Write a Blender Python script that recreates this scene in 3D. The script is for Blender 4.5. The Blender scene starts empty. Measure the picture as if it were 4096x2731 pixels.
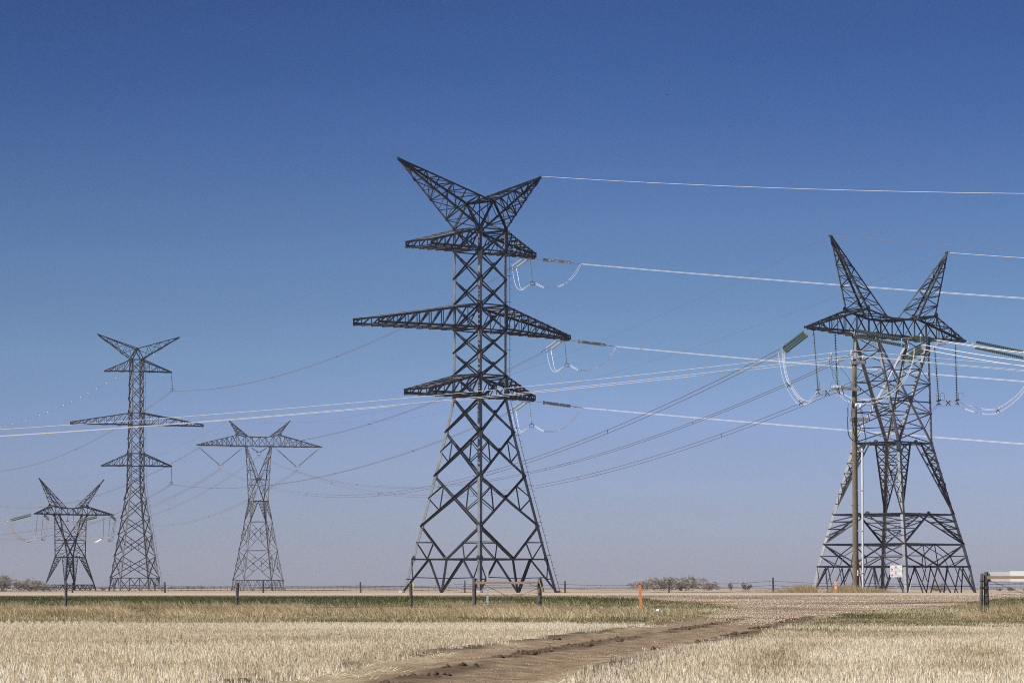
import bpy, math, random
import numpy as np
from mathutils import Vector, Matrix
random.seed(7); RNG = np.random.default_rng(7)
R = math.radians
C = bpy.context.scene.collection
sc = bpy.context.scene

# ------------------------------------------------------------------ camera
F = 12800.0; HOR = 2352.0; CAMZ = 1.1
PITCH = math.atan((HOR - 1365.5) / F)
cam_d = bpy.data.cameras.new('camera'); cam = bpy.data.objects.new('camera', cam_d); C.objects.link(cam)
cam_d.sensor_width = 36; cam_d.lens = F / 4096 * 36
cam_d.clip_start = 0.5; cam_d.clip_end = 40000
cam.location = (0, 0, CAMZ); cam.rotation_euler = (R(90) + PITCH, 0, 0)
sc.camera = cam

# ------------------------------------------------------------------ sun and sky
SUN_EL = R(46); SUN_AZ = R(-122)        # azimuth clockwise from +Y (north)
sd = Vector((math.sin(SUN_AZ) * math.cos(SUN_EL), math.cos(SUN_AZ) * math.cos(SUN_EL), math.sin(SUN_EL)))
sun_d = bpy.data.lights.new('sun', 'SUN'); sun = bpy.data.objects.new('sun', sun_d); C.objects.link(sun)
sun_d.energy = 4.8; sun_d.angle = R(0.53); sun_d.color = (1.0, 0.955, 0.89)
sun.rotation_euler = sd.to_track_quat('Z', 'Y').to_euler()
w = bpy.data.worlds.new('World'); sc.world = w; w.use_nodes = True
nt = w.node_tree; nt.nodes.clear()
out = nt.nodes.new('ShaderNodeOutputWorld'); bg = nt.nodes.new('ShaderNodeBackground')
sky = nt.nodes.new('ShaderNodeTexSky'); sky.sky_type = 'NISHITA'; sky.sun_disc = False
sky.sun_elevation = SUN_EL; sky.sun_rotation = SUN_AZ; sky.air_density = 1.0; sky.dust_density = 0.4; sky.ozone_density = 2.5; sky.altitude = 900
# clear prairie air: the blue deepens quickly with height above the horizon
tc = nt.nodes.new('ShaderNodeTexCoord'); sp = nt.nodes.new('ShaderNodeSeparateXYZ')
rmp = nt.nodes.new('ShaderNodeValToRGB')
nt.links.new(tc.outputs['Generated'], sp.inputs[0]); nt.links.new(sp.outputs['Z'], rmp.inputs['Fac'])
els = rmp.color_ramp.elements
SKYR = [(0.0, (0.2882, 0.2839, 0.4088)), (0.015, (0.2698, 0.2846, 0.4451)), (0.0337, (0.2611, 0.2844, 0.4604)), (0.0524, (0.2436, 0.2728, 0.4481)), (0.0711, (0.2167, 0.2652, 0.3939)), (0.0958, (0.1846, 0.2364, 0.3584)), (0.1204, (0.1551, 0.2072, 0.337)), (0.1447, (0.1143, 0.1674, 0.3034)), (0.1628, (0.0934, 0.1489, 0.2812)), (0.1792, (0.0872, 0.1347, 0.2579)), (0.6, (0.0631, 0.1148, 0.2276))]
els[0].position, els[0].color = SKYR[0][0], (*SKYR[0][1], 1)
els[1].position, els[1].color = SKYR[-1][0], (*SKYR[-1][1], 1)
for p_, c_ in SKYR[1:-1]:
    e_ = els.new(p_); e_.color = (*c_, 1)
mul = nt.nodes.new('ShaderNodeMix'); mul.data_type = 'RGBA'; mul.blend_type = 'MULTIPLY'; mul.inputs['Factor'].default_value = 1
nt.links.new(sky.outputs[0], mul.inputs['A']); nt.links.new(rmp.outputs['Color'], mul.inputs['B'])
azr = nt.nodes.new('ShaderNodeMapRange'); azr.inputs['From Min'].default_value = -.17; azr.inputs['From Max'].default_value = .02; azr.inputs['To Min'].default_value = .90; azr.inputs['To Max'].default_value = 1.0
nt.links.new(sp.outputs['X'], azr.inputs['Value'])
mul2 = nt.nodes.new('ShaderNodeMix'); mul2.data_type = 'RGBA'; mul2.blend_type = 'MULTIPLY'; mul2.inputs['Factor'].default_value = 1
nt.links.new(mul.outputs['Result'], mul2.inputs['A']); nt.links.new(azr.outputs[0], mul2.inputs['B'])
# faint high cirrus
cm = nt.nodes.new('ShaderNodeMapping'); cm.inputs['Scale'].default_value = (2.2, 2.2, 16); cm.inputs['Rotation'].default_value = (0, R(6), 0)
cn = nt.nodes.new('ShaderNodeTexNoise'); cn.inputs['Scale'].default_value = 1.6; cn.inputs['Detail'].default_value = 5; cn.inputs['Distortion'].default_value = .6
cr = nt.nodes.new('ShaderNodeMapRange'); cr.inputs['From Min'].default_value = .45; cr.inputs['From Max'].default_value = .8; cr.inputs['To Min'].default_value = 1.0; cr.inputs['To Max'].default_value = 1.09
nt.links.new(tc.outputs['Generated'], cm.inputs[0]); nt.links.new(cm.outputs[0], cn.inputs['Vector']); nt.links.new(cn.outputs[0], cr.inputs['Value'])
mul3 = nt.nodes.new('ShaderNodeMix'); mul3.data_type = 'RGBA'; mul3.blend_type = 'MULTIPLY'; mul3.inputs['Factor'].default_value = 1
nt.links.new(mul2.outputs['Result'], mul3.inputs['A']); nt.links.new(cr.outputs[0], mul3.inputs['B'])
nt.links.new(mul3.outputs['Result'], bg.inputs['Color'])
bg.inputs['Strength'].default_value = 0.15
nt.links.new(bg.outputs[0], out.inputs[0])
sc.view_settings.view_transform = 'Standard'; sc.view_settings.look = 'None'
sc.view_settings.gamma = 1; sc.view_settings.exposure = 0.4
sc.render.engine = 'CYCLES'
sc.cycles.volume_bounces = 0
sc.cycles.filter_width = 1.05
sc.cycles.use_denoising = False

# ------------------------------------------------------------------ projection helpers
CT, ST = math.cos(PITCH), math.sin(PITCH)
def ray(px, py):
    u = (px - 2048) / F; v = (1365.5 - py) / F
    return Vector((u, CT - v * ST, ST + v * CT))
def at(px, py, Y):
    d = ray(px, py); k = Y / d.y
    return Vector((d.x * k, Y, CAMZ + d.z * k))
def proj(P):
    x, y, z = P[0], P[1], P[2] - CAMZ
    dep = y * CT + z * ST
    return 2048 + F * x / dep, 1365.5 - F * (z * CT - y * ST) / dep

# ------------------------------------------------------------------ ground profile
PROF = [(-3000, 0), (20, 0.0), (98, 0.0), (112, 0.03), (126, 0.086), (140, 0.235), (155, 0.43), (165, 0.57), (169, 0.64),
        (171.6, 0.715), (178, 0.85), (184.4, 0.715), (188, 0.62), (193, 0.36), (198, 0.26), (206, 0.30), (260, 0.36), (420, 0.53),
        (700, 0.56), (1000, 0.6), (3000, 0.5), (12000, 0.3)]
PY = np.array([p[0] for p in PROF]); PZ = np.array([p[1] for p in PROF])
def prof(y): return np.interp(y, PY, PZ)
def hnoise(x, y, s, k=0):
    # cheap smooth value noise (numpy)
    x = np.asarray(x, float) / s; y = np.asarray(y, float) / s
    xi = np.floor(x); yi = np.floor(y); xf = x - xi; yf = y - yi
    xf = xf * xf * (3 - 2 * xf); yf = yf * yf * (3 - 2 * yf)
    def h(a, b):
        n = np.sin(a * 127.1 + b * 311.7 + k * 74.7) * 43758.5453
        return n - np.floor(n)
    return (h(xi, yi) * (1 - xf) + h(xi + 1, yi) * xf) * (1 - yf) + (h(xi, yi + 1) * (1 - xf) + h(xi + 1, yi + 1) * xf) * yf
def ground_pt(px, py):
    d = ray(px, py)
    lo, hi = 5.0, 177.0
    for _ in range(60):
        m = (lo + hi) / 2
        z = CAMZ + d.z * m / d.y
        if z > prof(m): lo = m
        else: hi = m
    return (d.x * lo / d.y, lo)
# track and gravel approach, outlines on the ground (x, y)
UP = [ground_pt(*p) for p in [(1000, 2790), (1230, 2728), (1416, 2680), (1590, 2650), (1742, 2624), (1895, 2602), (2048, 2583), (2266, 2547), (2461, 2524), (2657, 2498), (2832, 2467), (2900, 2450)]]
LO = [ground_pt(*p) for p in [(2150, 2840), (2172, 2775), (2200, 2700), (2309, 2662), (2483, 2622), (2701, 2586), (2875, 2555), (3072, 2516), (3224, 2488), (3330, 2466)]]
TRACK = UP + LO[::-1]
GRAVEL = [ground_pt(*p) for p in [(1900, 2387.5), (2300, 2391), (2560, 2399), (2700, 2408), (2860, 2419), (2960, 2432), (2900, 2446), (2832, 2465), (2990, 2500), (3224, 2478), (3420, 2450), (3551, 2438), (3768, 2432), (3900, 2408), (4000, 2395), (4300, 2390)]] + [(80, 178), (-20, 178)]
def inpoly(x, y, poly):
    x = np.asarray(x, float); y = np.asarray(y, float); c = np.zeros(x.shape, bool)
    n = len(poly); j = n - 1
    for i in range(n):
        xi, yi = poly[i]; xj, yj = poly[j]
        if yi != yj:
            c ^= ((yi > y) != (yj > y)) & (x < (xj - xi) * (y - yi) / (yj - yi) + xi)
        j = i
    return c
def soft(x, y, poly, j):
    # share of jittered samples inside
    x = np.asarray(x, float); y = np.asarray(y, float); a = np.zeros(x.shape)
    for dx, dy in ((0, 0), (.5, .6), (-.5, .6), (.5, -.6), (-.5, -.6), (.9, 0), (-.9, 0), (0, 1.2), (0, -1.2)):
        a += inpoly(x + dx * j + (hnoise(x, y, 1.3, 3) - .5) * 1.2 * j, y + dy * j + (hnoise(x, y, 2.1, 5) - .5) * 3 * j, poly)
    return a / 9
TC = [((a[0] + b[0]) / 2, (a[1] + b[1]) / 2) for a, b in zip(UP, LO)]
def ground_z(x, y):
    x = np.asarray(x, float); y = np.asarray(y, float)
    z = prof(y)
    m = ((y > 15) & (y < 168)).astype(float) * np.clip((168 - y) / 12, 0, 1)
    z = z + m * ((hnoise(x, y, 3.5, 1) - .5) * 0.05 + (hnoise(x, y, .9, 2) - .5) * 0.02)
    return z

# ------------------------------------------------------------------ materials
MATS = {}
def principled(name, col, rough=.6, metal=0., noise=None, scale=8., spec=None, bump=0., attr=False, stretch=None):
    m = bpy.data.materials.new(name); m.use_nodes = True; t = m.node_tree
    b = t.nodes['Principled BSDF']; b.inputs['Roughness'].default_value = rough; b.inputs['Metallic'].default_value = metal
    b.inputs['Base Color'].default_value = (*col, 1)
    if spec is not None: b.inputs['Specular IOR Level'].default_value = spec
    if noise or bump:
        co = t.nodes.new('ShaderNodeTexCoord'); mp = t.nodes.new('ShaderNodeMapping'); n = t.nodes.new('ShaderNodeTexNoise')
        n.inputs['Scale'].default_value = scale; n.inputs['Detail'].default_value = 6; n.inputs['Roughness'].default_value = .65
        if stretch: mp.inputs['Scale'].default_value = stretch
        t.links.new(co.outputs['Object'], mp.inputs[0]); t.links.new(mp.outputs[0], n.inputs['Vector'])
    if noise:
        r = t.nodes.new('ShaderNodeValToRGB'); r.color_ramp.elements[0].position = .32; r.color_ramp.elements[1].position = .68
        r.color_ramp.elements[0].color = (*noise, 1); r.color_ramp.elements[1].color = (*col, 1)
        t.links.new(n.outputs[0], r.inputs[0]); t.links.new(r.outputs[0], b.inputs['Base Color'])
    if bump:
        bp = t.nodes.new('ShaderNodeBump'); bp.inputs['Strength'].default_value = bump; bp.inputs['Distance'].default_value = .02
        t.links.new(n.outputs[0], bp.inputs['Height']); t.links.new(bp.outputs[0], b.inputs['Normal'])
    MATS[name] = m; return m
def attr_mat(name, cols, rough=.8, trans=.0):
    """colour picked per blade from a ramp by the 'tone' attribute"""
    m = bpy.data.materials.new(name); m.use_nodes = True; t = m.node_tree
    b = t.nodes['Principled BSDF']; b.inputs['Roughness'].default_value = rough; b.inputs['Specular IOR Level'].default_value = .25
    a = t.nodes.new('ShaderNodeAttribute'); a.attribute_name = 'tone'
    r = t.nodes.new('ShaderNodeValToRGB'); e = r.color_ramp.elements
    e[0].position = cols[0][0]; e[0].color = (*cols[0][1], 1); e[1].position = cols[-1][0]; e[1].color = (*cols[-1][1], 1)
    for p, c in cols[1:-1]: e.new(p).color = (*c, 1)
    t.links.new(a.outputs['Fac'], r.inputs[0]); t.links.new(r.outputs[0], b.inputs['Base Color'])
    if trans:
        tr = t.nodes.new('ShaderNodeBsdfTranslucent'); mx = t.nodes.new('ShaderNodeMixShader'); mx.inputs[0].default_value = trans
        t.links.new(r.outputs[0], tr.inputs[0]); t.links.new(b.outputs[0], mx.inputs[1]); t.links.new(tr.outputs[0], mx.inputs[2])
        t.links.new(mx.outputs[0], t.nodes['Material Output'].inputs[0])
    MATS[name] = m; return m
STEEL = principled('galvanised_shaded', (.048, .056, .064), .32, .1, noise=(.014, .017, .020), scale=.9, spec=.6)  # bracing copy of the steel, shade put into its dark colour
STEEL_LIT = principled('galvanised_sunlit', (.22, .23, .235), .4, .1, noise=(.11, .115, .12), scale=.5, spec=.5)  # leg copy of the same steel, painted pale as if sunlit
STEEL2 = principled('shaded_steel', (.085, .093, .10), .34, .1, noise=(.024, .027, .031), scale=.8, spec=.6)  # bracing of the grey towers, darkened in colour to read as shaded
STEEL2_LIT = principled('sunlit_steel', (.34, .35, .355), .42, .1, noise=(.20, .205, .21), scale=.5, spec=.5)  # its pale twin for legs and columns, sunlight painted into the colour
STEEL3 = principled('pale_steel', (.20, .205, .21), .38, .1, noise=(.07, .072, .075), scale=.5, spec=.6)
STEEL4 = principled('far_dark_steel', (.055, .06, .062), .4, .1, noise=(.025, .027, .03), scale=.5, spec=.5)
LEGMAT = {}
LEGMAT['galvanised_shaded'] = STEEL_LIT; LEGMAT['shaded_steel'] = STEEL2_LIT; LEGMAT['pale_steel'] = STEEL2_LIT; LEGMAT['far_dark_steel'] = STEEL  # legs and columns paler than bracing: sun and shade contrast put into colour
ALU = principled('aluminium_wire', (.80, .78, .74), .45, .1)  # near-white colour holds the sun glint of spans that catch it
DARKW = principled('unlit_wire', (.16, .15, .15), .6, .3)  # same wires in spans without glint, the dimness put into the colour
GLASSG = principled('green_glass', (.085, .145, .13), .12, 0, spec=1.0)
GLASSD = principled('dark_glass', (.10, .12, .13), .15, 0, spec=1.0)
GLASSW = principled('pale_glass', (.34, .40, .42), .15, 0, spec=.8)
FIT = principled('forged_fitting', (.10, .10, .105), .5, .6)
FITL = principled('aluminium_fitting', (.55, .55, .54), .4, .5)
WOODP = principled('treated_pole', (.20, .165, .10), .85, 0, noise=(.085, .07, .045), scale=5, stretch=(4, 4, .6), bump=.4)
WOODF = principled('weathered_post', (.15, .14, .125), .9, 0, noise=(.05, .046, .04), scale=10, stretch=(5, 5, .8), bump=.5)
PLANK = principled('brown_plank', (.42, .29, .18), .8, 0, noise=(.30, .19, .11), scale=6, stretch=(.6, 5, 5), bump=.2)
CONDUIT = principled('grey_conduit', (.62, .64, .66), .45)
ORANGE = principled('orange_plastic', (.85, .27, .085), .55, noise=(.72, .20, .06), scale=9)
WHITEP = principled('white_paint', (.86, .86, .86), .5)
GREYP = principled('grey_paint', (.66, .66, .67), .5, noise=(.62, .62, .63), scale=3)
CABLE = principled('black_cable', (.015, .015, .017), .5)
STEELARM = principled('steel_crossarm', (.13, .132, .142), .5, .1)
PORC = principled('porcelain', (.55, .56, .58), .25)
CONC = principled('concrete', (.42, .41, .39), .9, noise=(.33, .32, .30), scale=3)
YEL = principled('yellow_tag', (.75, .62, .15), .6)
STRAP = principled('yellow_strap', (.62, .42, .16), .7)
RED = principled('red_paint', (.50, .06, .05), .6)
DRED = principled('dark_red_guard', (.16, .02, .02), .6)
INK = principled('dark_ink', (.05, .05, .06), .6)
INKG = principled('grey_ink', (.35, .35, .36), .6)
BLUE = principled('blue_ink', (.10, .19, .55), .6)
BIRDM = principled('dark_feathers', (.05, .045, .045), .8)

# ------------------------------------------------------------------ mesh builder
class MB:
    def __init__(s): s.v = []; s.f = []
    def add(s, vs, fs):
        o = len(s.v); s.v.extend([tuple(v) for v in vs]); s.f.extend([tuple(i + o for i in f) for f in fs])
    def box(s, c, sx, sy, sz, ax=None):
        c = Vector(c); X, Y, Z = ax if ax else (Vector((1, 0, 0)), Vector((0, 1, 0)), Vector((0, 0, 1)))
        vs = [c + X * (i * sx / 2) + Y * (j * sy / 2) + Z * (k * sz / 2) for k in (-1, 1) for j in (-1, 1) for i in (-1, 1)]
        s.add(vs, [(0, 2, 3, 1), (4, 5, 7, 6), (0, 1, 5, 4), (2, 6, 7, 3), (0, 4, 6, 2), (1, 3, 7, 5)])
    def angle(s, a, b, wd, u=None, v=None, th=.14):
        """steel angle (L section) from a to b; u, v: directions of its two flanges"""
        a = Vector(a); b = Vector(b); d = b - a
        if d.length < 1e-4: return
        d.normalize()
        if u is None:
            ref = Vector((0, 0, 1)) if abs(d.z) < .9 else Vector((1, 0, 0))
            u = d.cross(ref)
            v = d.cross(u) * (1 if d.cross(u).z < 0 else -1)
        u = (u - d * u.dot(d)).normalized(); v = (v - d * v.dot(d) - u * v.dot(u)).normalized()
        t = wd * th
        sec = [(0, 0), (wd, 0), (wd, t), (t, t), (t, wd), (0, wd)]
        vs = [a + u * p + v * q for p, q in sec] + [b + u * p + v * q for p, q in sec]
        s.add(vs, [(i, (i + 1) % 6, 6 + (i + 1) % 6, 6 + i) for i in range(6)] + [(5, 4, 3, 2, 1, 0), (6, 7, 8, 9, 10, 11)])
    def tube(s, pts, r, n=6, cap=True):
        pts = [Vector(p) for p in pts]; rs = r if isinstance(r, (list, tuple)) else [r] * len(pts)
        vs = []; pu = None
        for i, p in enumerate(pts):
            d = (pts[min(i + 1, len(pts) - 1)] - pts[max(i - 1, 0)]).normalized()
            ref = Vector((0, 0, 1)) if abs(d.z) < .95 else Vector((1, 0, 0))
            u = d.cross(ref).normalized() if pu is None else (pu - d * pu.dot(d)).normalized()
            pu = u; v = d.cross(u)
            for k in range(n):
                a = 2 * math.pi * k / n; vs.append(p + (u * math.cos(a) + v * math.sin(a)) * rs[i])
        fs = [(i * n + k, i * n + (k + 1) % n, (i + 1) * n + (k + 1) % n, (i + 1) * n + k) for i in range(len(pts) - 1) for k in range(n)]
        if cap: fs += [tuple(range(n))[::-1], tuple(range((len(pts) - 1) * n, len(pts) * n))]
        s.add(vs, fs)
    def lathe(s, a, b, prof_, n=10):
        """prof_: list of (distance along, radius)"""
        a = Vector(a); d = (Vector(b) - a).normalized(); ref = Vector((0, 0, 1)) if abs(d.z) < .9 else Vector((1, 0, 0))
        u = d.cross(ref).normalized(); v = d.cross(u); vs = []
        for t, r in prof_:
            for k in range(n):
                q = 2 * math.pi * k / n; vs.append(a + d * t + (u * math.cos(q) + v * math.sin(q)) * r)
        m = len(prof_)
        s.add(vs, [(i * n + k, i * n + (k + 1) % n, (i + 1) * n + (k + 1) % n, (i + 1) * n + k) for i in range(m - 1) for k in range(n)])
    def plate(s, c, u, v, ru, rv, th=.02):
        c = Vector(c); u = u.normalized(); v = (v - u * v.dot(u)).normalized(); w_ = u.cross(v) * th / 2
        ps = [c + u * (ru * x) + v * (rv * y) for x, y in ((1, .45), (.45, 1), (-.45, 1), (-1, .45), (-1, -.45), (-.45, -1), (.45, -1), (1, -.45))]
        s.add([p + w_ for p in ps] + [p - w_ for p in ps], [tuple(range(8)), tuple(range(15, 7, -1))] + [(i, 8 + i, 8 + (i + 1) % 8, (i + 1) % 8) for i in range(8)])
    def build(s, name, mat, parent=None, origin=None, smooth=False):
        me = bpy.data.meshes.new(name)
        o = Vector(origin) if origin is not None else Vector((0, 0, 0))
        me.from_pydata([(v[0] - o.x, v[1] - o.y, v[2] - o.z) for v in s.v], [], s.f)
        me.materials.append(mat)
        if smooth: me.polygons.foreach_set('use_smooth', [True] * len(me.polygons))
        ob = bpy.data.objects.new(name, me); C.objects.link(ob)
        if parent is not None:
            ob.parent = parent
            ob.location = o - parent_world(parent)
        else: ob.location = o
        return ob
def parent_world(p):
    l = Vector(p.location)
    while p.parent is not None:
        p = p.parent; l = l + Vector(p.location)
    return l
def tag(o, label=None, cat=None, group=None, kind=None):
    if label: o['label'] = label
    if cat: o['category'] = cat
    if group: o['group'] = group
    if kind: o['kind'] = kind
    return o
def empty(name, loc, label, cat, group=None):
    o = bpy.data.objects.new(name, None); C.objects.link(o); o.location = loc; o.empty_display_size = .5
    return tag(o, label, cat, group)

# ------------------------------------------------------------------ ground, road, hills
def grid_axis(segs):
    a = []
    for lo, hi, n in segs: a += list(np.linspace(lo, hi, n, endpoint=False))
    return np.array(a + [segs[-1][1]])
gx = grid_axis([(-9000, -1500, 6), (-1500, -200, 8), (-200, -40, 16), (-40, 40, 200), (40, 200, 16), (200, 1500, 8), (1500, 9000, 6)])
gy = grid_axis([(-800, 0, 6), (0, 34, 12), (34, 135, 300), (135, 171.6, 90), (171.6, 178, 2), (178, 184.4, 2), (184.4, 210, 30), (210, 420, 20), (420, 1500, 16), (1500, 9500, 12)])
GX, GY = np.meshgrid(gx, gy)
GZ = ground_z(GX, GY)
trk = soft(GX, GY, TRACK, 1.0); grv = soft(GX, GY, GRAVEL, .9) * (GY < 172)
# ruts along the track
def rut_depth(x, y, off, wd):
    best = np.full(x.shape, 9e9)
    for (a, b) in zip(PATH[:-1], PATH[1:]):
        ax, ay = a; bx, by = b; L2 = (bx - ax) ** 2 + (by - ay) ** 2
        t = np.clip(((x - ax) * (bx - ax) + (y - ay) * (by - ay)) / L2, 0, 1)
        L = math.sqrt(L2); nx_, ny_ = -(by - ay) / L, (bx - ax) / L
        d = np.abs((x - ax - t * (bx - ax)) * nx_ + (y - ay - t * (by - ay)) * ny_ - off) + np.hypot(np.minimum(0, 0), 0)
        e = np.hypot(x - ax - t * (bx - ax), y - ay - t * (by - ay))
        d = np.where(e < abs(off) + 1.2, d, 9e9); best = np.minimum(best, d)
    return np.clip(1 - best / wd, 0, 1)
PATH = [ground_pt(*p) for p in [(1500, 2790), (1680, 2722), (1850, 2670), (2100, 2625), (2330, 2585), (2560, 2550), (2800, 2508), (3000, 2470)]]
near = (GY > 25) & (GY < 135)
rut = np.zeros(GX.shape)
for off in (-1.1, 1.1): rut = np.maximum(rut, rut_depth(GX, GY, off, .55))
ridge = np.zeros(GX.shape)
for off in (-2.1, 0.1, 2.0): ridge = np.maximum(ridge, rut_depth(GX, GY, off, .45))
GZ = GZ - rut * .05 * (trk > .1) + ridge * (.015 + .055 * hnoise(GX, GY, 1.1, 9) ** 2) * (trk > .1)
verts = np.stack([GX.ravel(), GY.ravel(), GZ.ravel()], 1)
nx, ny = len(gx), len(gy)
ii = (np.arange(ny - 1)[:, None] * nx + np.arange(nx - 1)[None, :]).ravel()
faces = np.stack([ii, ii + 1, ii + nx + 1, ii + nx], 1)
me = bpy.data.meshes.new('ground'); me.from_pydata(verts.tolist(), [], faces.tolist())
def fattr(me, name, arr):
    a = me.attributes.new(name, 'FLOAT', 'POINT'); a.data.foreach_set('value', np.asarray(arr, dtype=np.float32).ravel())
STRIP = [ground_pt(*p) for p in [(2640, 2401), (2780, 2407), (3080, 2412), (3400, 2414), (3700, 2411), (3920, 2406)]]
sx_ = np.array([p[0] for p in STRIP]); sy_ = np.array([p[1] for p in STRIP])
tar = np.clip(1 - np.abs(GY - np.interp(GX, sx_, sy_)) / (1.0 + 1.3 * hnoise(GX, GY, 3, 15)), 0, 1) * (GX > sx_[0]) * (GX < sx_[-1]) * (.45 + .9 * hnoise(GX, GY, 5, 16))
fattr(me, 'tar', np.clip(tar, 0, 1)); fattr(me, 'ridge', np.clip(ridge * (trk > .1) * 1.4 * hnoise(GX, GY, 1.8, 19), 0, 1)); fattr(me, 'dirt', np.clip(trk, 0, 1)); fattr(me, 'gravel', grv)
slope = np.clip((GY - 122) / 8, 0, 1) * np.clip((172 - GY) / 1.5, 0, 1)
fattr(me, 'verge', np.where(GY > 172, np.clip((GY - 187) / 3, 0, 1) * np.clip((215 - GY) / 8, 0, 1) * .5, slope))
fattr(me, 'litter', np.clip((GY - 94) / 6, 0, 1) * np.clip((132 - GY) / 8, 0, 1))
me.polygons.foreach_set('use_smooth', [True] * len(me.polygons))
ground = bpy.data.objects.new('ground', me); C.objects.link(ground); tag(ground, kind='structure')
gm = bpy.data.materials.new('prairie_ground'); gm.use_nodes = True; t = gm.node_tree; b = t.nodes['Principled BSDF']
b.inputs['Roughness'].default_value = .95; b.inputs['Specular IOR Level'].default_value = .1
geo = t.nodes.new('ShaderNodeNewGeometry')
def tnoise(scale, detail=6, sx=1, sy=1):
    mp = t.nodes.new('ShaderNodeMapping'); mp.inputs['Scale'].default_value = (sx, sy, 1)
    n = t.nodes.new('ShaderNodeTexNoise'); n.inputs['Scale'].default_value = scale; n.inputs['Detail'].default_value = detail; n.inputs['Roughness'].default_value = .7
    t.links.new(geo.outputs['Position'], mp.inputs[0]); t.links.new(mp.outputs[0], n.inputs['Vector']); return n.outputs[0]
def tramp(src, stops):
    r = t.nodes.new('ShaderNodeValToRGB'); e = r.color_ramp.elements
    e[0].position = stops[0][0]; e[0].color = (*stops[0][1], 1); e[1].position = stops[-1][0]; e[1].color = (*stops[-1][1], 1)
    for p, c in stops[1:-1]: e.new(p).color = (*c, 1)
    t.links.new(src, r.inputs[0]); return r.outputs[0]
def tmix(f, a, b_):
    m = t.nodes.new('ShaderNodeMix'); m.data_type = 'RGBA'
    t.links.new(f, m.inputs['Factor']); t.links.new(a, m.inputs['A']); t.links.new(b_, m.inputs['B']); return m.outputs['Result']
def tattr(n):
    a = t.nodes.new('ShaderNodeAttribute'); a.attribute_name = n; return a.outputs['Fac']
def sharpen(src, nz, k=.35, lo=.35, hi=.65):
    m = t.nodes.new('ShaderNodeMath'); m.operation = 'MULTIPLY_ADD'; t.links.new(nz, m.inputs[0]); m.inputs[1].default_value = k
    t.links.new(src, m.inputs[2]); r = t.nodes.new('ShaderNodeMapRange'); r.inputs['From Min'].default_value = lo + k / 2; r.inputs['From Max'].default_value = hi + k / 2
    t.links.new(m.outputs[0], r.inputs['Value']); return r.outputs[0]
fine = tnoise(9, 8); mid = tnoise(1.3, 6); big = tnoise(.12, 4)
field = tramp(fine, [(.3, (.13, .10, .06)), (.5, (.36, .29, .18)), (.7, (.56, .47, .31))])
farf = tramp(tnoise(.004, 5, 1, 4), [(.35, (.30, .235, .17)), (.65, (.42, .34, .25))])
sepp = t.nodes.new('ShaderNodeSeparateXYZ'); t.links.new(geo.outputs['Position'], sepp.inputs[0])
fr_ = t.nodes.new('ShaderNodeMapRange'); fr_.inputs['From Min'].default_value = 205; fr_.inputs['From Max'].default_value = 230; t.links.new(sepp.outputs['Y'], fr_.inputs['Value'])
col = tmix(fr_.outputs[0], field, farf)
verge = tramp(mid, [(.3, (.055, .075, .022)), (.52, (.10, .105, .04)), (.72, (.26, .21, .12))])
litter = tramp(mid, [(.3, (.10, .08, .045)), (.55, (.26, .20, .12)), (.75, (.40, .32, .20))])
col = tmix(tattr('litter'), col, litter)
col = tmix(sharpen(tattr('verge'), mid), col, verge)
dirt = tramp(tnoise(2.2, 9, 1, .7), [(.28, (.08, .056, .034)), (.45, (.20, .145, .09)), (.62, (.32, .235, .15)), (.75, (.42, .325, .22))])
col = tmix(sharpen(tattr('dirt'), fine), col, dirt)
vor = t.nodes.new('ShaderNodeTexVoronoi'); vor.inputs['Scale'].default_value = 14; t.links.new(geo.outputs['Position'], vor.inputs['Vector'])
gravc = tramp(vor.outputs['Color'], [(.1, (.15, .115, .08)), (.5, (.29, .225, .155)), (.95, (.45, .36, .25))])
gravd = tramp(tnoise(.5, 5, .25, 1.2), [(.3, (.72, .70, .72)), (.6, (1, 1, 1))])
mm = t.nodes.new('ShaderNodeMix'); mm.data_type = 'RGBA'; mm.blend_type = 'MULTIPLY'; mm.inputs['Factor'].default_value = 1
t.links.new(gravc, mm.inputs['A']); t.links.new(gravd, mm.inputs['B'])
col = tmix(sharpen(tattr('gravel'), mid), col, mm.outputs['Result'])
col = tmix(sharpen(tattr('ridge'), fine, .4, .1, .5), col, tramp(mid, [(.3, (.07, .048, .030)), (.7, (.16, .115, .072))]))
col = tmix(sharpen(tattr('tar'), mid, .2, .02, .28), col, tramp(fine, [(.3, (.06, .05, .045)), (.7, (.17, .14, .12))]))
t.links.new(col, b.inputs['Base Color'])
bp = t.nodes.new('ShaderNodeBump'); bp.inputs['Strength'].default_value = .8; bp.inputs['Distance'].default_value = .05
t.links.new(fine, bp.inputs['Height']); t.links.new(bp.outputs[0], b.inputs['Normal'])
ground.data.materials.append(gm)

def sheet(name, x0, x1, ys, dz, mat, kind='structure'):
    m = MB(); n = len(ys)
    for i in range(n - 1):
        for (a, b_) in ((x0, x1),):
            z0 = float(prof(ys[i])) + dz; z1 = float(prof(ys[i + 1])) + dz
            m.add([(a, ys[i], z0), (b_, ys[i], z0), (b_, ys[i + 1], z1), (a, ys[i + 1], z1)], [(0, 1, 2, 3)])
    o = m.build(name, mat); tag(o, kind=kind); return o
ASPH = principled('chip_seal', (.46, .38, .30), .9, noise=(.36, .30, .24), scale=6, stretch=(.15, 2, 2), spec=.2)
LINEW = principled('white_road_line', (.75, .75, .74), .7, noise=(.60, .58, .55), scale=2)
LINEY = principled('yellow_road_line', (.75, .45, .13), .7, noise=(.62, .40, .16), scale=2)
sheet('road', -400, 400, [172.4, 178, 183.6], .006, ASPH)
sheet('road_edge_line', -400, 400, [174.1, 174.45], .010, LINEW)
sheet('road_edge_line', -400, 400, [181.55, 181.7], .010, LINEW)
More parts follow.
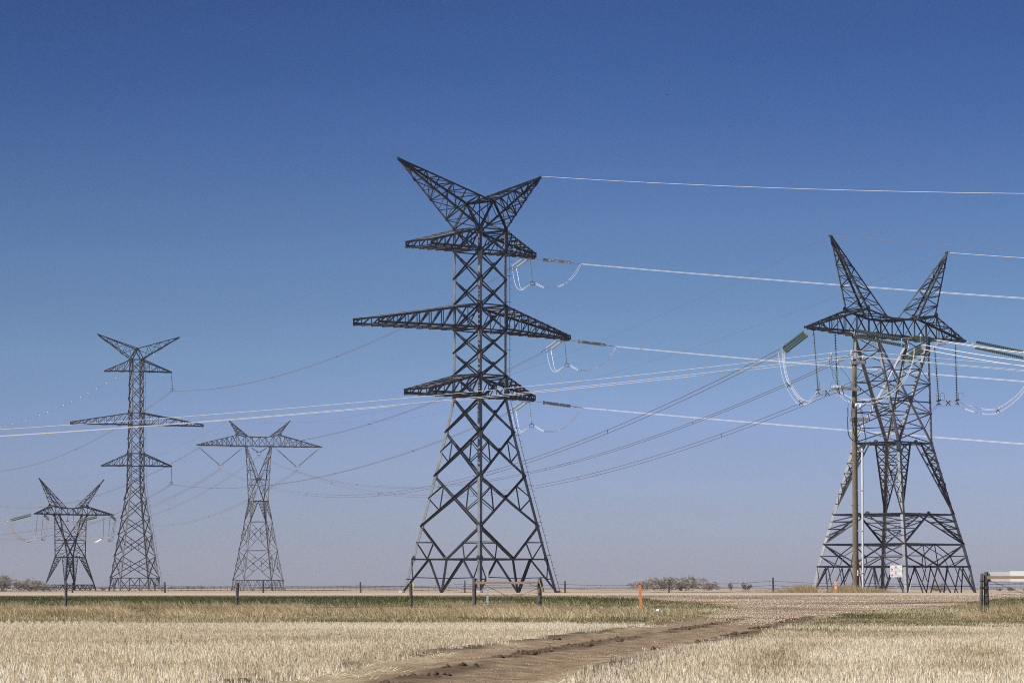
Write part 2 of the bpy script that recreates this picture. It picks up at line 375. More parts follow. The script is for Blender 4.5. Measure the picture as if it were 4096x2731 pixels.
sheet('road_centre_line', -400, 400, [177.70, 177.9], .010, LINEY)

def hills(name, Y, topf, mat, x0=-2600, x1=2600, n=260, depth=600):
    m = MB(); xs = np.linspace(x0, x1, n)
    rows = []
    for k, (dy, f) in enumerate(((-depth, 0), (-depth * .5, .55), (0, 1), (depth * .6, .6), (depth, 0))):
        rows.append([(x, Y + dy, -1 + (topf(x) + 1) * f) for x in xs])
    m.v = [p for r_ in rows for p in r_]
    m.f = [(k * n + i, k * n + i + 1, (k + 1) * n + i + 1, (k + 1) * n + i) for k in range(4) for i in range(n - 1)]
    o = m.build(name, mat, smooth=True); return tag(o, kind='structure')
HILL = principled('far_hills', (.16, .14, .11), .95, noise=(.09, .10, .08), scale=.004)
def hf(x):
    px = 2048 + F * x / 8600
    b_ = 7 * math.exp(-((px - 1450) / 420) ** 2) + 5 * math.exp(-((px - 500) / 380) ** 2) + 2.5 * math.exp(-((px - 2600) / 500) ** 2)
    return 1.2 + 1.05 * b_ + .6 * math.sin(px / 170) + .35 * math.sin(px / 61)
hills('hills', 8600, hf, HILL)

# ------------------------------------------------------------------ tower frame
class Frame:
    def __init__(s, px, Y, phi, py=2370):
        p = at(px, py, Y); s.c = Vector((p.x, p.y, 0)); psi = math.atan2(p.x, p.y)
        P = Vector((math.cos(psi), -math.sin(psi), 0)); Q = Vector((math.sin(psi), math.cos(psi), 0)); f = R(phi)
        s.a = -(P * math.cos(f) + Q * math.sin(f)); s.n = P * math.sin(f) - Q * math.cos(f)
        s.g = float(prof(Y)); s.Y = Y
    def P(s, a, n, z): return s.c + s.a * a + s.n * n + Vector((0, 0, z))
    def sz(s, px, py, tt):          # point of the plane t = tt seen at (px, py)
        d = ray(px, py); o = Vector((0, 0, CAMZ)) - s.c - s.n * tt
        k = -o.dot(s.n) / d.dot(s.n); q = Vector((0, 0, CAMZ)) + d * k
        return (q - s.c).dot(s.a), q.z
    def z(s, py, px=None, Y=None): return at(2048 if px is None else px, py, Y or s.Y).z

def lerp(a, b, f): return a + (b - a) * f
def ring_truss(rings, chord, brace, cw, bw, pat='zig', faces=(0, 1, 2, 3), horiz=True, closed_end=True, flip=0):
    """rings: lists of 4 points; chords run ring to ring, braces on each face"""
    n = len(rings)
    for k in range(4):
        if chord is not None:
            cen0 = sum(rings[0], Vector()) / 4
            for i in range(n - 1):
                cc = sum(rings[i], Vector()) / 4
                u = rings[i][(k + 1) % 4] - rings[i][k]; v = rings[i][(k - 1) % 4] - rings[i][k]
                if u.length < .02 or v.length < .02: u = v = None
                elif abs(u.normalized().dot(v.normalized())) > .97: u = v = None
                chord.angle(rings[i][k], rings[i + 1][k], cw, u, v)
    for k in faces:
        k2 = (k + 1) % 4
        for i in range(n - 1):
            a, b_, c_, d_ = rings[i][k], rings[i][k2], rings[i + 1][k], rings[i + 1][k2]
            if pat == 'x': brace.angle(a, d_, bw); brace.angle(b_, c_, bw)
            elif pat == 'zig':
                if (i + k + flip) % 2 == 0: brace.angle(a, d_, bw)
                else: brace.angle(b_, c_, bw)
            elif pat == 'diag': brace.angle(a, d_, bw)
            elif pat == 'diag2': brace.angle(b_, c_, bw)
            if horiz and (i < n - 2 or closed_end) and (c_ - d_).length > .08: brace.angle(c_, d_, bw * .9)

def leg_dirs(fr, sa, sn): return fr.a * (-sa), fr.n * (-sn)
CORN = [(1, -1), (1, 1), (-1, 1), (-1, -1)]       # left, front, right, back

def arm_part(root, fr, side, zt, zb, wr, s_tip, zt_tip, zb_tip, tw, n, name='crossarm', cw=.2, bw=.1, mat=STEEL, label=None, s_root=None):
    s0 = (wr if s_root is None else s_root) * side
    rings = []
    for i in range(n + 1):
        f = i / n; f2 = 1 - (1 - f) ** 1.15; s_ = lerp(s0, s_tip, f2); h = lerp(wr, tw, f2)
        rings.append([fr.P(s_, -h, lerp(zt, zt_tip, f2)), fr.P(s_, h, lerp(zt, zt_tip, f2)), fr.P(s_, h, lerp(zb, zb_tip, f2)), fr.P(s_, -h, lerp(zb, zb_tip, f2))])
    ch, br = MB(), MB()
    for i in range(n):        # vertical faces: posts and diagonals; top and bottom faces: zigzag
        for k, k2, sg in ((1, 2, 1), (0, 3, -1)):
            br.angle(rings[i + 1][k], rings[i + 1][k2], bw * .8)
            br.angle(rings[i][k2], rings[i + 1][k], bw) if side < 0 else br.angle(rings[i][k], rings[i + 1][k2], bw)
    ring_truss(rings, ch, br, cw, bw, 'x' if tw > 1 else 'zig', faces=(2,))
    tp_ = MB(); ring_truss(rings, None, tp_, cw, bw * 1.15, 'x' if tw > 1 else 'zig', faces=(0,))
    for rg_ in (rings[0], rings[-1]):
        for k in range(4): ch.angle(rg_[k], rg_[(k + 1) % 4], cw * .7)
    o = ch.build(name, mat, root, origin=fr.P(s0, 0, zb))
    if label: o['label'] = label
    br.build('lattice', mat, o, origin=fr.P(s0, 0, zb)); tp_.build('top_lattice', LEGMAT[mat.name], o, origin=fr.P(s0, 0, zt))  # top face takes the pale steel, painted as if the sun struck it
    return rings

def ladder_part(root, P0, P1, off, mat, n):
    m = MB(); P0 = P0 + off; P1 = P1 + off
    m.tube([P0, P1], .03, 5); st = off.normalized()
    for i in range(n):
        p = lerp(P0, P1, (i + .5) / n); m.tube([p - st * .02, p + st * .3], .018, 4)
        if i % 6 == 0: m.tube([p, p - off * .95], .03, 4)
    return m

def double_circuit(fr, name, label, levels, cage, peaks, arms, lw, dw, bw, mat, ladder=True, low='inv', plates=True):
    """levels: bottom-up list of (z, half width) of the tapering body; cage: z levels of the upright part"""
    root = empty(name, fr.P(0, 0, levels[0][0]), label, 'transmission tower', 'lattice towers standing in the field')
    zw = levels + [(z, levels[-1][1] if len(cage[0:1]) == 0 else w_) for z, w_ in cage]
    legs = []
    for (sa, sn) in CORN:
        m = MB(); u, v = leg_dirs(fr, sa, sn)
        for (z0, w0), (z1, w1) in zip(zw[:-1], zw[1:]):
            m.angle(fr.P(sa * w0, sn * w0, z0), fr.P(sa * w1, sn * w1, z1), lw * (1 if z1 <= levels[-1][0] + .01 else .85), u, v, th=.12)
        # splice plates along the leg
        for i in range(1, len(zw)):
            z0, w0 = zw[i]; zp, wp = zw[i - 1]; k_ = (wp - w0) / (z0 - zp)
            m.angle(fr.P(sa * (w0 + .015), sn * (w0 + .015), z0), fr.P(sa * (w0 + .015 + k_ * lw * 2.2), sn * (w0 + .015 + k_ * lw * 2.2), z0 - lw * 2.2), lw * .95, u, v, th=.08)
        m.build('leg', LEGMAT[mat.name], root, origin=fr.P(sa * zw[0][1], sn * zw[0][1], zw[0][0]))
        fm = MB(); c = fr.P(sa * (zw[0][1] + .05), sn * (zw[0][1] + .05), 0)
        fm.lathe(c + Vector((0, 0, fr.g - .5)), c + Vector((0, 0, fr.g + .35)), [(0, 0), (0, .5), (.75, .42), (.8, .38), (.8, 0)], 10); fm.build('footing', CONC, root, origin=c)
    for k in range(4):
        (a0, n0), (a1, n1) = CORN[k], CORN[(k + 1) % 4]
        m = MB()
        def pt(f, z, wd): return fr.P(lerp(a0, a1, f) * wd, lerp(n0, n1, f) * wd, z)
        outn = (fr.a * (a0 + a1) + fr.n * (n0 + n1)).normalized()
        edge = (pt(1, 0, 1) - pt(0, 0, 1)).normalized()
        Zv = Vector((0, 0, 1))
        for i in range(len(zw) - 1):
            (z0, w0), (z1, w1) = zw[i], zw[i + 1]
            B0, B1, T0, T1 = pt(0, z0, w0), pt(1, z0, w0), pt(0, z1, w1), pt(1, z1, w1)
            dd = dw if i < len(levels) - 1 else dw * .8
            if i == 0:
                # belt on top, W bracing down to the feet and two middle stubs
                m.angle(T0, T1, dd * .8)
                q = [pt(f, z1, w1) for f in (.25, .5, .75)]
                for fb in (.5,):
                    ft = pt(fb, z0, w0)
                    for qq in q: m.angle(ft, qq, dd * .9)
                m.angle(B0, q[0], dd * .8); m.angle(B1, q[2], dd * .8)
                zz = lerp(z0, z1, .4); ww = lerp(w0, w1, .4)
                m.angle(pt(0, zz, ww), lerp(B0, q[0], .4), bw); m.angle(pt(1, zz, ww), lerp(B1, q[2], .4), bw)
                m.angle(pt(0, z1, w1), lerp(B0, q[0], .4), bw); m.angle(pt(1, z1, w1), lerp(B1, q[2], .4), bw)
                m.angle(lerp(B0, q[0], .45), pt(.5, lerp(z0, z1, .42), lerp(w0, w1, .42)), bw)
            elif i == 1 and low == 'inv':
                M_ = pt(.5, z0, w0)
                m.angle(T0, M_, dd); m.angle(T1, M_, dd)
                zz = lerp(z0, z1, .5); ww = lerp(w0, w1, .5)
                m.angle(pt(0, zz, ww), lerp(M_, T0, .5), bw); m.angle(pt(1, zz, ww), lerp(M_, T1, .5), bw)
                m.angle(lerp(M_, T0, .5), pt(.22, z0, w0), bw); m.angle(lerp(M_, T1, .5), pt(.78, z0, w0), bw)
                m.angle(pt(0, zz, ww), pt(.22, z0, w0), bw); m.angle(pt(1, zz, ww), pt(.78, z0, w0), bw)
                m.plate(M_, edge, Zv, dd * 1.1, dd * .9)
            else:
                m.angle(B0, T1, dd); m.angle(B1, T0, dd)
                # crossing point
                fx = w0 / (w0 + w1); X = lerp(B0, T1, fx)
                
                if plates: m.plate(X, edge, Zv, dd * 1.25, dd * 1.05)
                if i < len(levels) - 1 and (z1 - z0) > 4.5:
                    # redundant members
                    for sgn in (0, 1):
                        q1 = lerp(B0 if not sgn else B1, X, .55); q2 = lerp(T0 if not sgn else T1, X, .45)
                        lm = pt(sgn, lerp(z0, z1, .55), lerp(w0, w1, .55))
                        m.angle(lm, q1, bw); m.angle(lm, q2, bw); m.angle(q1, q2, bw)
            for Pn in ((T0, T1) if plates else ()): m.plate(Pn + (edge if Pn is T0 else -edge) * lw * .7, edge, Zv, dd * 1.3, dd * 1.5)
        for zz in arms_z(arms):
            wd = np.interp(zz, [q[0] for q in zw], [q[1] for q in zw])
            m.angle(pt(0, zz, wd), pt(1, zz, wd), dw * .7)
        m.build('face_bracing', mat, root, origin=pt(.5, zw[0][0], zw[0][1]))
    for a in arms: 
        wd = float(np.interp(a['zb'], [q[0] for q in zw], [q[1] for q in zw]))
        a['rings'] = arm_part(root, fr, a['side'], a['zt'], a['zb'], wd, a['s'], a['ztt'], a['zbt'], a['tw'], a['n'], cw=a.get('cw', .2), bw=a.get('bw', .1), mat=mat)
    # peaks: two raking arms that share two crotch nodes
    zc, wc = zw[-1]
    for sd_, (s_tip, z_tip) in ((1, peaks['l']), (-1, peaks['r'])):
        n = peaks['n']; rings = []
        for i in range(n + 1):
            f = i / n
            r_ = [lerp(fr.P(0, -wc, peaks['zc']), fr.P(s_tip, -.06, z_tip), f), lerp(fr.P(0, wc, peaks['zc']), fr.P(s_tip, .06, z_tip), f),
                  lerp(fr.P(sd_ * wc, wc, zc), fr.P(s_tip, .06, z_tip - .25), f), lerp(fr.P(sd_ * wc, -wc, zc), fr.P(s_tip, -.06, z_tip - .25), f)]
            rings.append(r_)
        ch, br = MB(), MB(); ring_truss(rings, ch, br, peaks['cw'], peaks['bw'], 'zig')
        br.angle(rings[0][0], rings[0][3], peaks['cw']); br.angle(rings[0][1], rings[0][2], peaks['cw'])
        if sd_ > 0: br.angle(rings[0][0], rings[0][1], peaks['cw'])
        if sd_ > 0: br.angle(fr.P(wc, wc, zc), fr.P(0, -wc, peaks['zc']), peaks['bw']); br.angle(fr.P(wc, -wc, zc), fr.P(0, wc, peaks['zc']), peaks['bw']); br.angle(fr.P(-wc, -wc, zc), fr.P(0, wc, peaks['zc']), peaks['bw'])
        for k in range(4): ch.angle(rings[0][k], rings[0][(k + 1) % 4], peaks['cw'])
        ch.box(fr.P(s_tip, 0, z_tip - .1), .35, .35, .3)
        o = ch.build('earth_wire_peak', mat, root, origin=fr.P(sd_ * wc, 0, zc)); br.build('lattice', mat, o, origin=fr.P(sd_ * wc, 0, zc))
    if ladder:
        lm = MB(); e = (fr.n * 1 - fr.a * 1).normalized() * .42 + Vector((.0, 0, 0))
        for (z0, w0), (z1, w1) in zip(zw[:-1], zw[1:]):
            l = ladder_part(root, fr.P(-w0, w0, z0), fr.P(-w1, w1, z1), e, mat, max(3, int((z1 - z0) / .75))); lm.add(l.v, l.f)
        lm.build('climbing_rungs', FIT, root, origin=fr.P(-zw[0][1], zw[0][1], zw[0][0]))
    return root, zw
def arms_z(arms): return sorted({round(a['zt'], 3) for a in arms} | {round(a['zb'], 3) for a in arms})

# ---- T1: the big central tower
T1 = Frame(1919, 420, 45)
mpp = 420 / F
def zz1(py): return at(1919, py, 420).z
lev1 = [(T1.g + .1, 308 * mpp / math.sqrt(2))] + [(zz1(y), (xr - xl) / 2 * mpp / math.sqrt(2)) for y, xl, xr in
        [(2233, 1645, 2185), (2101, 1681, 2151), (1901, 1734, 2098), (1726, 1780, 2056), (1590, 1812, 2028)]]
W1 = 107 * mpp / math.sqrt(2)
frontY = 420 - W1 * math.sqrt(2)
def zf(py): return at(1919, py, frontY).z
cage1 = [(zf(y), W1) for y in (1493, 1404, 1311, 1211, 1107, 994, 907)]
def tipT1(px, py, tt): return T1.sz(px, py, tt)
A1 = []
for (zt, zb, L, Rr) in ((907, 994, ((1622, 965), (1622, 988)), ((2133, 1010), (2133, 1031))),
                        (1211, 1311, ((1412, 1274), (1412, 1298)), ((2271, 1340), (2271, 1358))),
                        (1493, 1578, ((1616, 1555), (1616, 1574)), ((2130, 1580), (2130, 1601)))):
    s_, zt_ = tipT1(*L[0], -W1 * .95); _, zb_ = tipT1(*L[1], -W1 * .95)
    n = 9 if s_ > 15 else 6
    A1.append(dict(side=1, zt=zf(zt), zb=zf(zb), s=s_, ztt=zt_, zbt=zb_, tw=W1 * .95, n=n, cw=.3, bw=.15))
    s_, zt_ = tipT1(*Rr[0], 0); _, zb_ = tipT1(*Rr[1], 0)
    A1.append(dict(side=-1, zt=zf(zt), zb=zf(zb), s=s_, ztt=zt_, zbt=zb_, tw=.35, n=n + 1, cw=.28, bw=.14))
pk1 = dict(l=tipT1(1593, 630, 0), r=tipT1(2162, 706, 0), zc=tipT1(1921, 806, 0)[1], n=7, cw=.24, bw=.13)
pk1['zc'] = T1.sz(1973, 801, W1)[1]
T1root, zw1 = double_circuit(T1, 'lattice_tower', 'tallest dark lattice tower in the centre with blunt box crossarms on its left', lev1, cage1, pk1, A1, .44, .24, .12, STEEL)

# ---- T2: slim double-circuit tower on the left
T2 = Frame(538, 690, 15)
m2 = 690 / F
def zz2(py): return at(545, py, 690).z
lev2 = [(T2.g + .1, 104 * m2 / 1.225)] + [(zz2(y), e * m2 / 1.225) for y, e in [(2309, 98), (2223, 83), (2136, 68.5), (2071, 57.5), (1997, 45.5), (1938, 36)]]
cage2 = [(zz2(y), e * m2 / 1.225) for y, e in [(1900, 35.5), (1863, 35), (1812, 34), (1757, 33), (1699, 32), (1650, 31.5), (1595, 31), (1541, 30), (1486, 29.5), (1437, 29)]]
A2 = []
for (zt, zb, L, Rr) in ((1437, 1486, ((417, 1481), (417, 1485)), ((685, 1486), (685, 1490))),
                        (1650, 1699, ((282, 1685), (282, 1695)), ((811, 1696), (811, 1705))),
                        (1812, 1863, ((405, 1859), (405, 1863)), ((685, 1861), (685, 1866)))):
    for sd_, (p0, p1) in ((1, L), (-1, Rr)):
        s_, a_ = T2.sz(*p0, 0); _, b_ = T2.sz(*p1, 0)
        A2.append(dict(side=sd_, zt=zz2(zt), zb=zz2(zb), s=s_, ztt=a_, zbt=b_, tw=.25, n=8 if abs(s_) > 11 else 4, cw=.2, bw=.11))
pk2 = dict(l=T2.sz(392, 1335, 0), r=T2.sz(716, 1347, 0), zc=zz2(1393), n=4, cw=.18, bw=.1)
double_circuit(T2, 'lattice_tower', 'slim dark lattice tower on the left with three pairs of pointed crossarms', lev2, cage2, pk2, A2, .34, .17, .09, STEEL2, low='x', plates=False)

# ------------------------------------------------------------------ delta towers
def delta_tower(fr, name, label, base_w, waist, belts, ztop, c_top, t_top, tipL, tipR, apL, apR, valley, hornL, hornR, inL, inR, lw, dw, bw, mat, style, nrung=7, tips_w=.15, nL=7, nR=7, nM=3):
    """waist: (z, half); belts: (z, half) bottom-up between ground and waist"""
    root = empty(name, fr.P(0, 0, fr.g), label, 'transmission tower', 'lattice towers standing in the field')
    lv = [(fr.g - .1, base_w)] + belts + [waist]
    for (sa, sn) in CORN:
        m = MB(); u, v = leg_dirs(fr, sa, sn)
        for (z0, w0), (z1, w1) in zip(lv[:-1], lv[1:]): m.angle(fr.P(sa * w0, sn * w0, z0), fr.P(sa * w1, sn * w1, z1), lw, u, v, th=.12)
        for (zp, wp), (z0, w0) in zip(lv[:-1], lv[1:]):
            k_ = (wp - w0) / (z0 - zp); L_ = lw * 2.5
            m.angle(fr.P(sa * (w0 + .012), sn * (w0 + .012), z0), fr.P(sa * (w0 + .012 + k_ * L_), sn * (w0 + .012 + k_ * L_), z0 - L_), lw * .95, u, v, th=.08)
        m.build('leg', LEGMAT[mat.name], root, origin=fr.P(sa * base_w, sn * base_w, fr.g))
    Zv = Vector((0, 0, 1))
    for z0, w0 in lv[1:]:
        m = MB(); q = [fr.P(w0, 0, z0), fr.P(0, w0, z0), fr.P(-w0, 0, z0), fr.P(0, -w0, z0)]
        for k in range(4): m.angle(q[k], q[(k + 1) % 4], bw * 1.2)
        m.angle(q[0], q[2], bw * 1.2); m.build('plan_bracing', mat, root, origin=fr.P(0, 0, z0))
    for k in range(4):
        (a0, n0), (a1, n1) = CORN[k], CORN[(k + 1) % 4]; m = MB()
        def pt(f, z, wd): return fr.P(lerp(a0, a1, f) * wd, lerp(n0, n1, f) * wd, z)
        edge = (pt(1, 0, 1) - pt(0, 0, 1)).normalized()
        for i in range(len(lv) - 1):
            (z0, w0), (z1, w1) = lv[i], lv[i + 1]; st = style[i]
            B0, B1, T0, T1_ = pt(0, z0, w0), pt(1, z0, w0), pt(0, z1, w1), pt(1, z1, w1)
            if st in 'VWK' or i == len(lv) - 2: m.angle(T0, T1_, dw); 
            if st == 'V':       # inverted V from the middle of the upper belt down to the legs, laddered
                M_ = pt(.5, z1, w1); q = 7 if (z1 - z0) > 4 else 4
                for sg, Bc, Tc in ((0, B0, T0), (1, B1, T1_)):
                    M0 = pt(.36 if not sg else .64, z1, w1) if (z1 - z0) > 4 else M_
                    m.angle(M0, Bc, dw * .9)
                    prev = None
                    for j in range(q):
                        f = j / q; l_ = pt(sg, lerp(z1, z0, f), lerp(w1, w0, f)); d_ = lerp(M0, Bc, f)
                        if j: m.angle(l_, d_, bw)
                        if prev is not None:
                            if (z1 - z0) > 4: m.angle(prev[0], d_, bw)
                            m.angle(prev[1], l_, bw)
                        prev = (l_, d_)
                m.plate(M_, edge, Zv, dw * 1.6, dw * 1.2)
            elif st == 'K':     # belt corners down to the middle below
                M_ = pt(.5, z0, w0); m.angle(T0, M_, dw * .8); m.angle(T1_, M_, dw * .8)
                for sg, Tc in ((0, T0), (1, T1_)):
                    lmid = pt(sg, lerp(z0, z1, .45), lerp(w0, w1, .45)); dm = lerp(M_, Tc, .45)
                    m.angle(lmid, dm, bw); m.angle(lmid, pt(.25 if not sg else .75, z0, w0), bw); m.angle(dm, pt(.25 if not sg else .75, z0, w0), bw)
                    m.angle(pt(.5, z1, w1), dm, bw)
                m.angle(pt(.5, z1, w1), M_, bw)
            elif st == 'W':
                fs = (0, .25, .5, .75, 1)
                for j in range(4):
                    tp = pt((fs[j] + fs[j + 1]) / 2, z1, w1)
                    m.angle(pt(fs[j], z0, w0), tp, dw * .7); m.angle(pt(fs[j + 1], z0, w0), tp, dw * .7)
                    m.angle(lerp(pt(fs[j], z0, w0), tp, .5), pt(fs[j], z1, w1), bw)
                if (z1 - z0) > 1.6: m.angle(pt(.04, lerp(z0, z1, .35), lerp(w0, w1, .35)), pt(.96, lerp(z0, z1, .35), lerp(w0, w1, .35)), bw)
            elif st == 'X':
                m.angle(B0, T1_, dw * .8); m.angle(B1, T0, dw * .8); fx = w0 / (w0 + w1); X = lerp(B0, T1_, fx)
                for sg, Bc, Tc in ((0, B0, T0), (1, B1, T1_)):
                    lm = pt(sg, lerp(z0, z1, .5), lerp(w0, w1, .5)); q1, q2 = lerp(Bc, X, .5), lerp(Tc, X, .5)
                    m.angle(lm, q1, bw); m.angle(lm, q2, bw); m.angle(q1, q2, bw)
                m.plate(X, edge, Zv, dw * 1.2, dw)
        m.build('face_bracing', mat, root, origin=pt(.5, lv[0][0], lv[0][1]))
    # upper columns
    zw_, ww = waist
    for sg in (1, -1):
        ch, br = MB(), MB()
        def outer(f, tn): return fr.P(sg * lerp(ww, c_top, f), tn * lerp(ww, t_top, f), lerp(zw_, ztop, f))
        def diag_own(f, tn): return lerp(-ww, c_top, f)
        for tn in (-1, 1):
            u, v = leg_dirs(fr, sg, tn)
            ch.angle(outer(0, tn), outer(1, tn), lw * .75, u, v)
            ch.angle(fr.P(-sg * ww, tn * ww, zw_), outer(1, tn), lw * .8, -u, v)
            prev = None; fx = ww / (ww + c_top)
            fsr = [i / nrung for i in range(nrung + 1)]
            for i, f in enumerate(fsr):
                s_own = lerp(-ww, c_top, f); s_oth = lerp(ww, -c_top, f); s_in = max(s_own, s_oth)
                o_ = outer(f, tn); i_ = fr.P(sg * s_in, tn * lerp(ww, t_top, f), lerp(zw_, ztop, f))
                if 0 < i < nrung and (i % 2 == 0 or nrung < 7): br.angle(o_, i_, bw)
                if prev is not None:
                    if i % 2: br.angle(prev[0], i_, bw)
                    else: br.angle(prev[1], o_, bw)
                prev = (o_, i_)
        # cross faces between the two planes (outer and diagonal)
        nr = nrung
        for i in range(nr):
            f0, f1 = i / nr, (i + 1) / nr
            a, b_, c_, d_ = outer(f0, -1), outer(f0, 1), outer(f1, -1), outer(f1, 1)
            br.angle(a, d_, bw) if i % 2 else br.angle(b_, c_, bw)
            if i % 2 == 0 and i: br.angle(a, b_, bw * .9)
            def dg(f, tn): return fr.P(sg * lerp(-ww, c_top, f), tn * lerp(ww, t_top, f), lerp(zw_, ztop, f))
            a, b_, c_, d_ = dg(f0, -1), dg(f0, 1), dg(f1, -1), dg(f1, 1)
            br.angle(b_, c_, bw) if i % 2 else br.angle(a, d_, bw)
            if i % 2 and i: br.angle(a, b_, bw * .9)
        if sg == 1:
            fx = ww / (ww + c_top)
            for tn in (-1, 1):
                br.angle(outer(fx, tn), fr.P(-lerp(ww, c_top, fx), tn * lerp(ww, t_top, fx), lerp(zw_, ztop, fx)), dw * .7)
                br.plate(fr.P(0, tn * lerp(ww, t_top, fx), lerp(zw_, ztop, fx)), fr.a, Zv, dw * 2, dw * 2)
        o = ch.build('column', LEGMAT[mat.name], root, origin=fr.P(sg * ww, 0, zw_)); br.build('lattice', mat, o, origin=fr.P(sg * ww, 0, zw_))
    # crossarm
    keys = sorted([(tipR[0], tipR[1] + .12, tips_w), (apR[0], apR[1], t_top), (0, valley, t_top), (apL[0], apL[1], t_top), (tipL[0], tipL[1] + .12, tips_w)])
    if inL is not None: keys = sorted(keys + [(inL, valley + .001, t_top), (inR, valley + .001, t_top)])
    ks = [k_[0] for k_ in keys]; kz = [k_[1] for k_ in keys]; kt = [k_[2] for k_ in keys]
    spos = list(np.linspace(tipL[0], apL[0], nL + 1)) + list(np.linspace(apL[0], 0, nM + 1))[1:] + list(np.linspace(0, apR[0], nM + 1))[1:] + list(np.linspace(apR[0], tipR[0], nR + 1))[1:]
    rings = []
    for s_ in spos:
        zt_ = float(np.interp(s_, ks, kz)); h = float(np.interp(s_, ks, kt))
        zb_ = ztop if abs(s_) < c_top else lerp(ztop, (tipL if s_ > 0 else tipR)[1], (abs(s_) - c_top) / (abs((tipL if s_ > 0 else tipR)[0]) - c_top))
        rings.append([fr.P(s_, -h, zt_), fr.P(s_, h, zt_), fr.P(s_, h, zb_), fr.P(s_, -h, zb_)])
    ch, br = MB(), MB(); ring_truss(rings, ch, br, lw * .6, bw * 1.25, 'zig'); 
    for s_ in (apL[0], apR[0]):
        for tn in (-1, 1): ch.plate(fr.P(s_, tn * t_top * 1.02, float(np.interp(s_, ks, kz))), fr.a, Zv, dw * 2, dw * 1.6)
    for s_ in (c_top, -c_top):
        for tn in (-1, 1): ch.plate(fr.P(s_, tn * t_top * 1.02, ztop), fr.a, Zv, dw * 2.2, dw * 1.8)
    o = ch.build('crossarm', mat, root, origin=fr.P(0, 0, ztop)); br.build('lattice', mat, o, origin=fr.P(0, 0, ztop))
    # horns
    for (hs, hz), ap, inn in ((hornL, apL, inL), (hornR, apR, inR)):
        if inn is None: inn = ap[0] * .32
        zi = float(np.interp(inn, ks, kz)); n = 7; rings = []
        for i in range(n + 1):
            f = 1 - (1 - i / n) ** 1.1
            rings.append([lerp(fr.P(ap[0], -t_top, ap[1]), fr.P(hs, -.08, hz), f), lerp(fr.P(ap[0], t_top, ap[1]), fr.P(hs, .08, hz), f),
                          lerp(fr.P(inn, t_top, zi), fr.P(hs - .1 * (1 if hs > 0 else -1), .08, hz), f), lerp(fr.P(inn, -t_top, zi), fr.P(hs - .1 * (1 if hs > 0 else -1), -.08, hz), f)])
        ch, br = MB(), MB(); ring_truss(rings, ch, br, lw * .5, bw * .95, 'zig')
        ch.box(fr.P(hs, 0, hz), .45, .3, .12)
        o = ch.build('earth_wire_horn', mat, root, origin=fr.P(ap[0], 0, ap[1])); br.build('lattice', mat, o, origin=fr.P(ap[0], 0, ap[1]))
    return root

TR = Frame(3577, 300, 53.5)
mR = 300 / F
def zzR(py): return at(3570, py, 300).z
ex = math.cos(R(53.5)) + math.sin(R(53.5))
TW = 1.3
apLR = TR.sz(3471, 1231, TW); apRR = TR.sz(3744, 1261, TW)
vaR = TR.sz(3609, 1272, TW)[1]
tLR = TR.sz(3221, 1311, 0); tRR = TR.sz(3857, 1366, 0)
CTR = 4.1
ztR = (TR.sz(3517, 1336, TW)[1] + TR.sz(3700, 1360, TW)[1]) / 2
hLR = TR.sz(3323, 943, 0); hRR = TR.sz(3790, 1010, 0)
delta_tower(TR, 'lattice_tower', 'wide grey two-horned lattice tower on the right behind the wooden utility pole',
            330 * mR / ex, (zzR(1770), 158 * mR / ex), [(zzR(2262), 303 * mR / ex), (zzR(2174), 279 * mR / ex), (zzR(2055), 241 * mR / ex)],
            ztR, CTR, TW, tLR, tRR, apLR, apRR, vaR, hLR, hRR, 2.3, -2.3, .31, .16, .08, STEEL2, ['W', 'K', 'V', 'V'], nrung=7, nL=5, nR=4, nM=3)

T4 = Frame(279, 953, 34.5)
m4 = 953 / F
def zz4(py): return at(283, py, 953).z
ex4 = math.cos(R(34.5)) + math.sin(R(34.5))
tl4 = T4.sz(136, 2054, 0); tr4 = T4.sz(456, 2059, 0)
delta_tower(T4, 'lattice_tower', 'small two-horned lattice tower at the far left with green insulators',
            106 * m4 / ex4, (zz4(2226), 61.5 * m4 / ex4), [(zz4(2336), 98 * m4 / ex4)],
            zz4(2058.5), 4.9, 1.4, tl4, tr4, T4.sz(221, 2020, 1.4), T4.sz(349, 2023, 1.4), zz4(2031), T4.sz(156, 1911, 0), T4.sz(416, 1918, 0), 2.2, -2.2, .42, .26, .12, STEEL4, ['W', 'V'], nrung=6, nL=6, nR=6, nM=3)

T3 = Frame(1031, 693, 16)
m3 = 693 / F
def zz3(py): return at(1034, py, 693).z
ex3 = math.cos(R(16)) + math.sin(R(16))
delta_tower(T3, 'lattice_tower', 'light grey narrow-waisted tower left of centre with V-shaped insulators under a flat crossarm',
            107 * m3 / ex3, (zz3(2002), 41 * m3 / ex3), [(zz3(2318), 101 * m3 / ex3), (zz3(2200), 78 * m3 / ex3), (zz3(2085), 57 * m3 / ex3)],
            zz3(1785), 2.75, .65, T3.sz(785, 1779, 0), T3.sz(1287, 1788, 0), T3.sz(952, 1737, .65), T3.sz(1122, 1738, .65), zz3(1746), T3.sz(915, 1680, 0), T3.sz(1160, 1683, 0), 2.35, -2.35, .24, .14, .09, STEEL3, ['W', 'X', 'X', 'V'], nrung=7, nL=8, nR=8, nM=3)

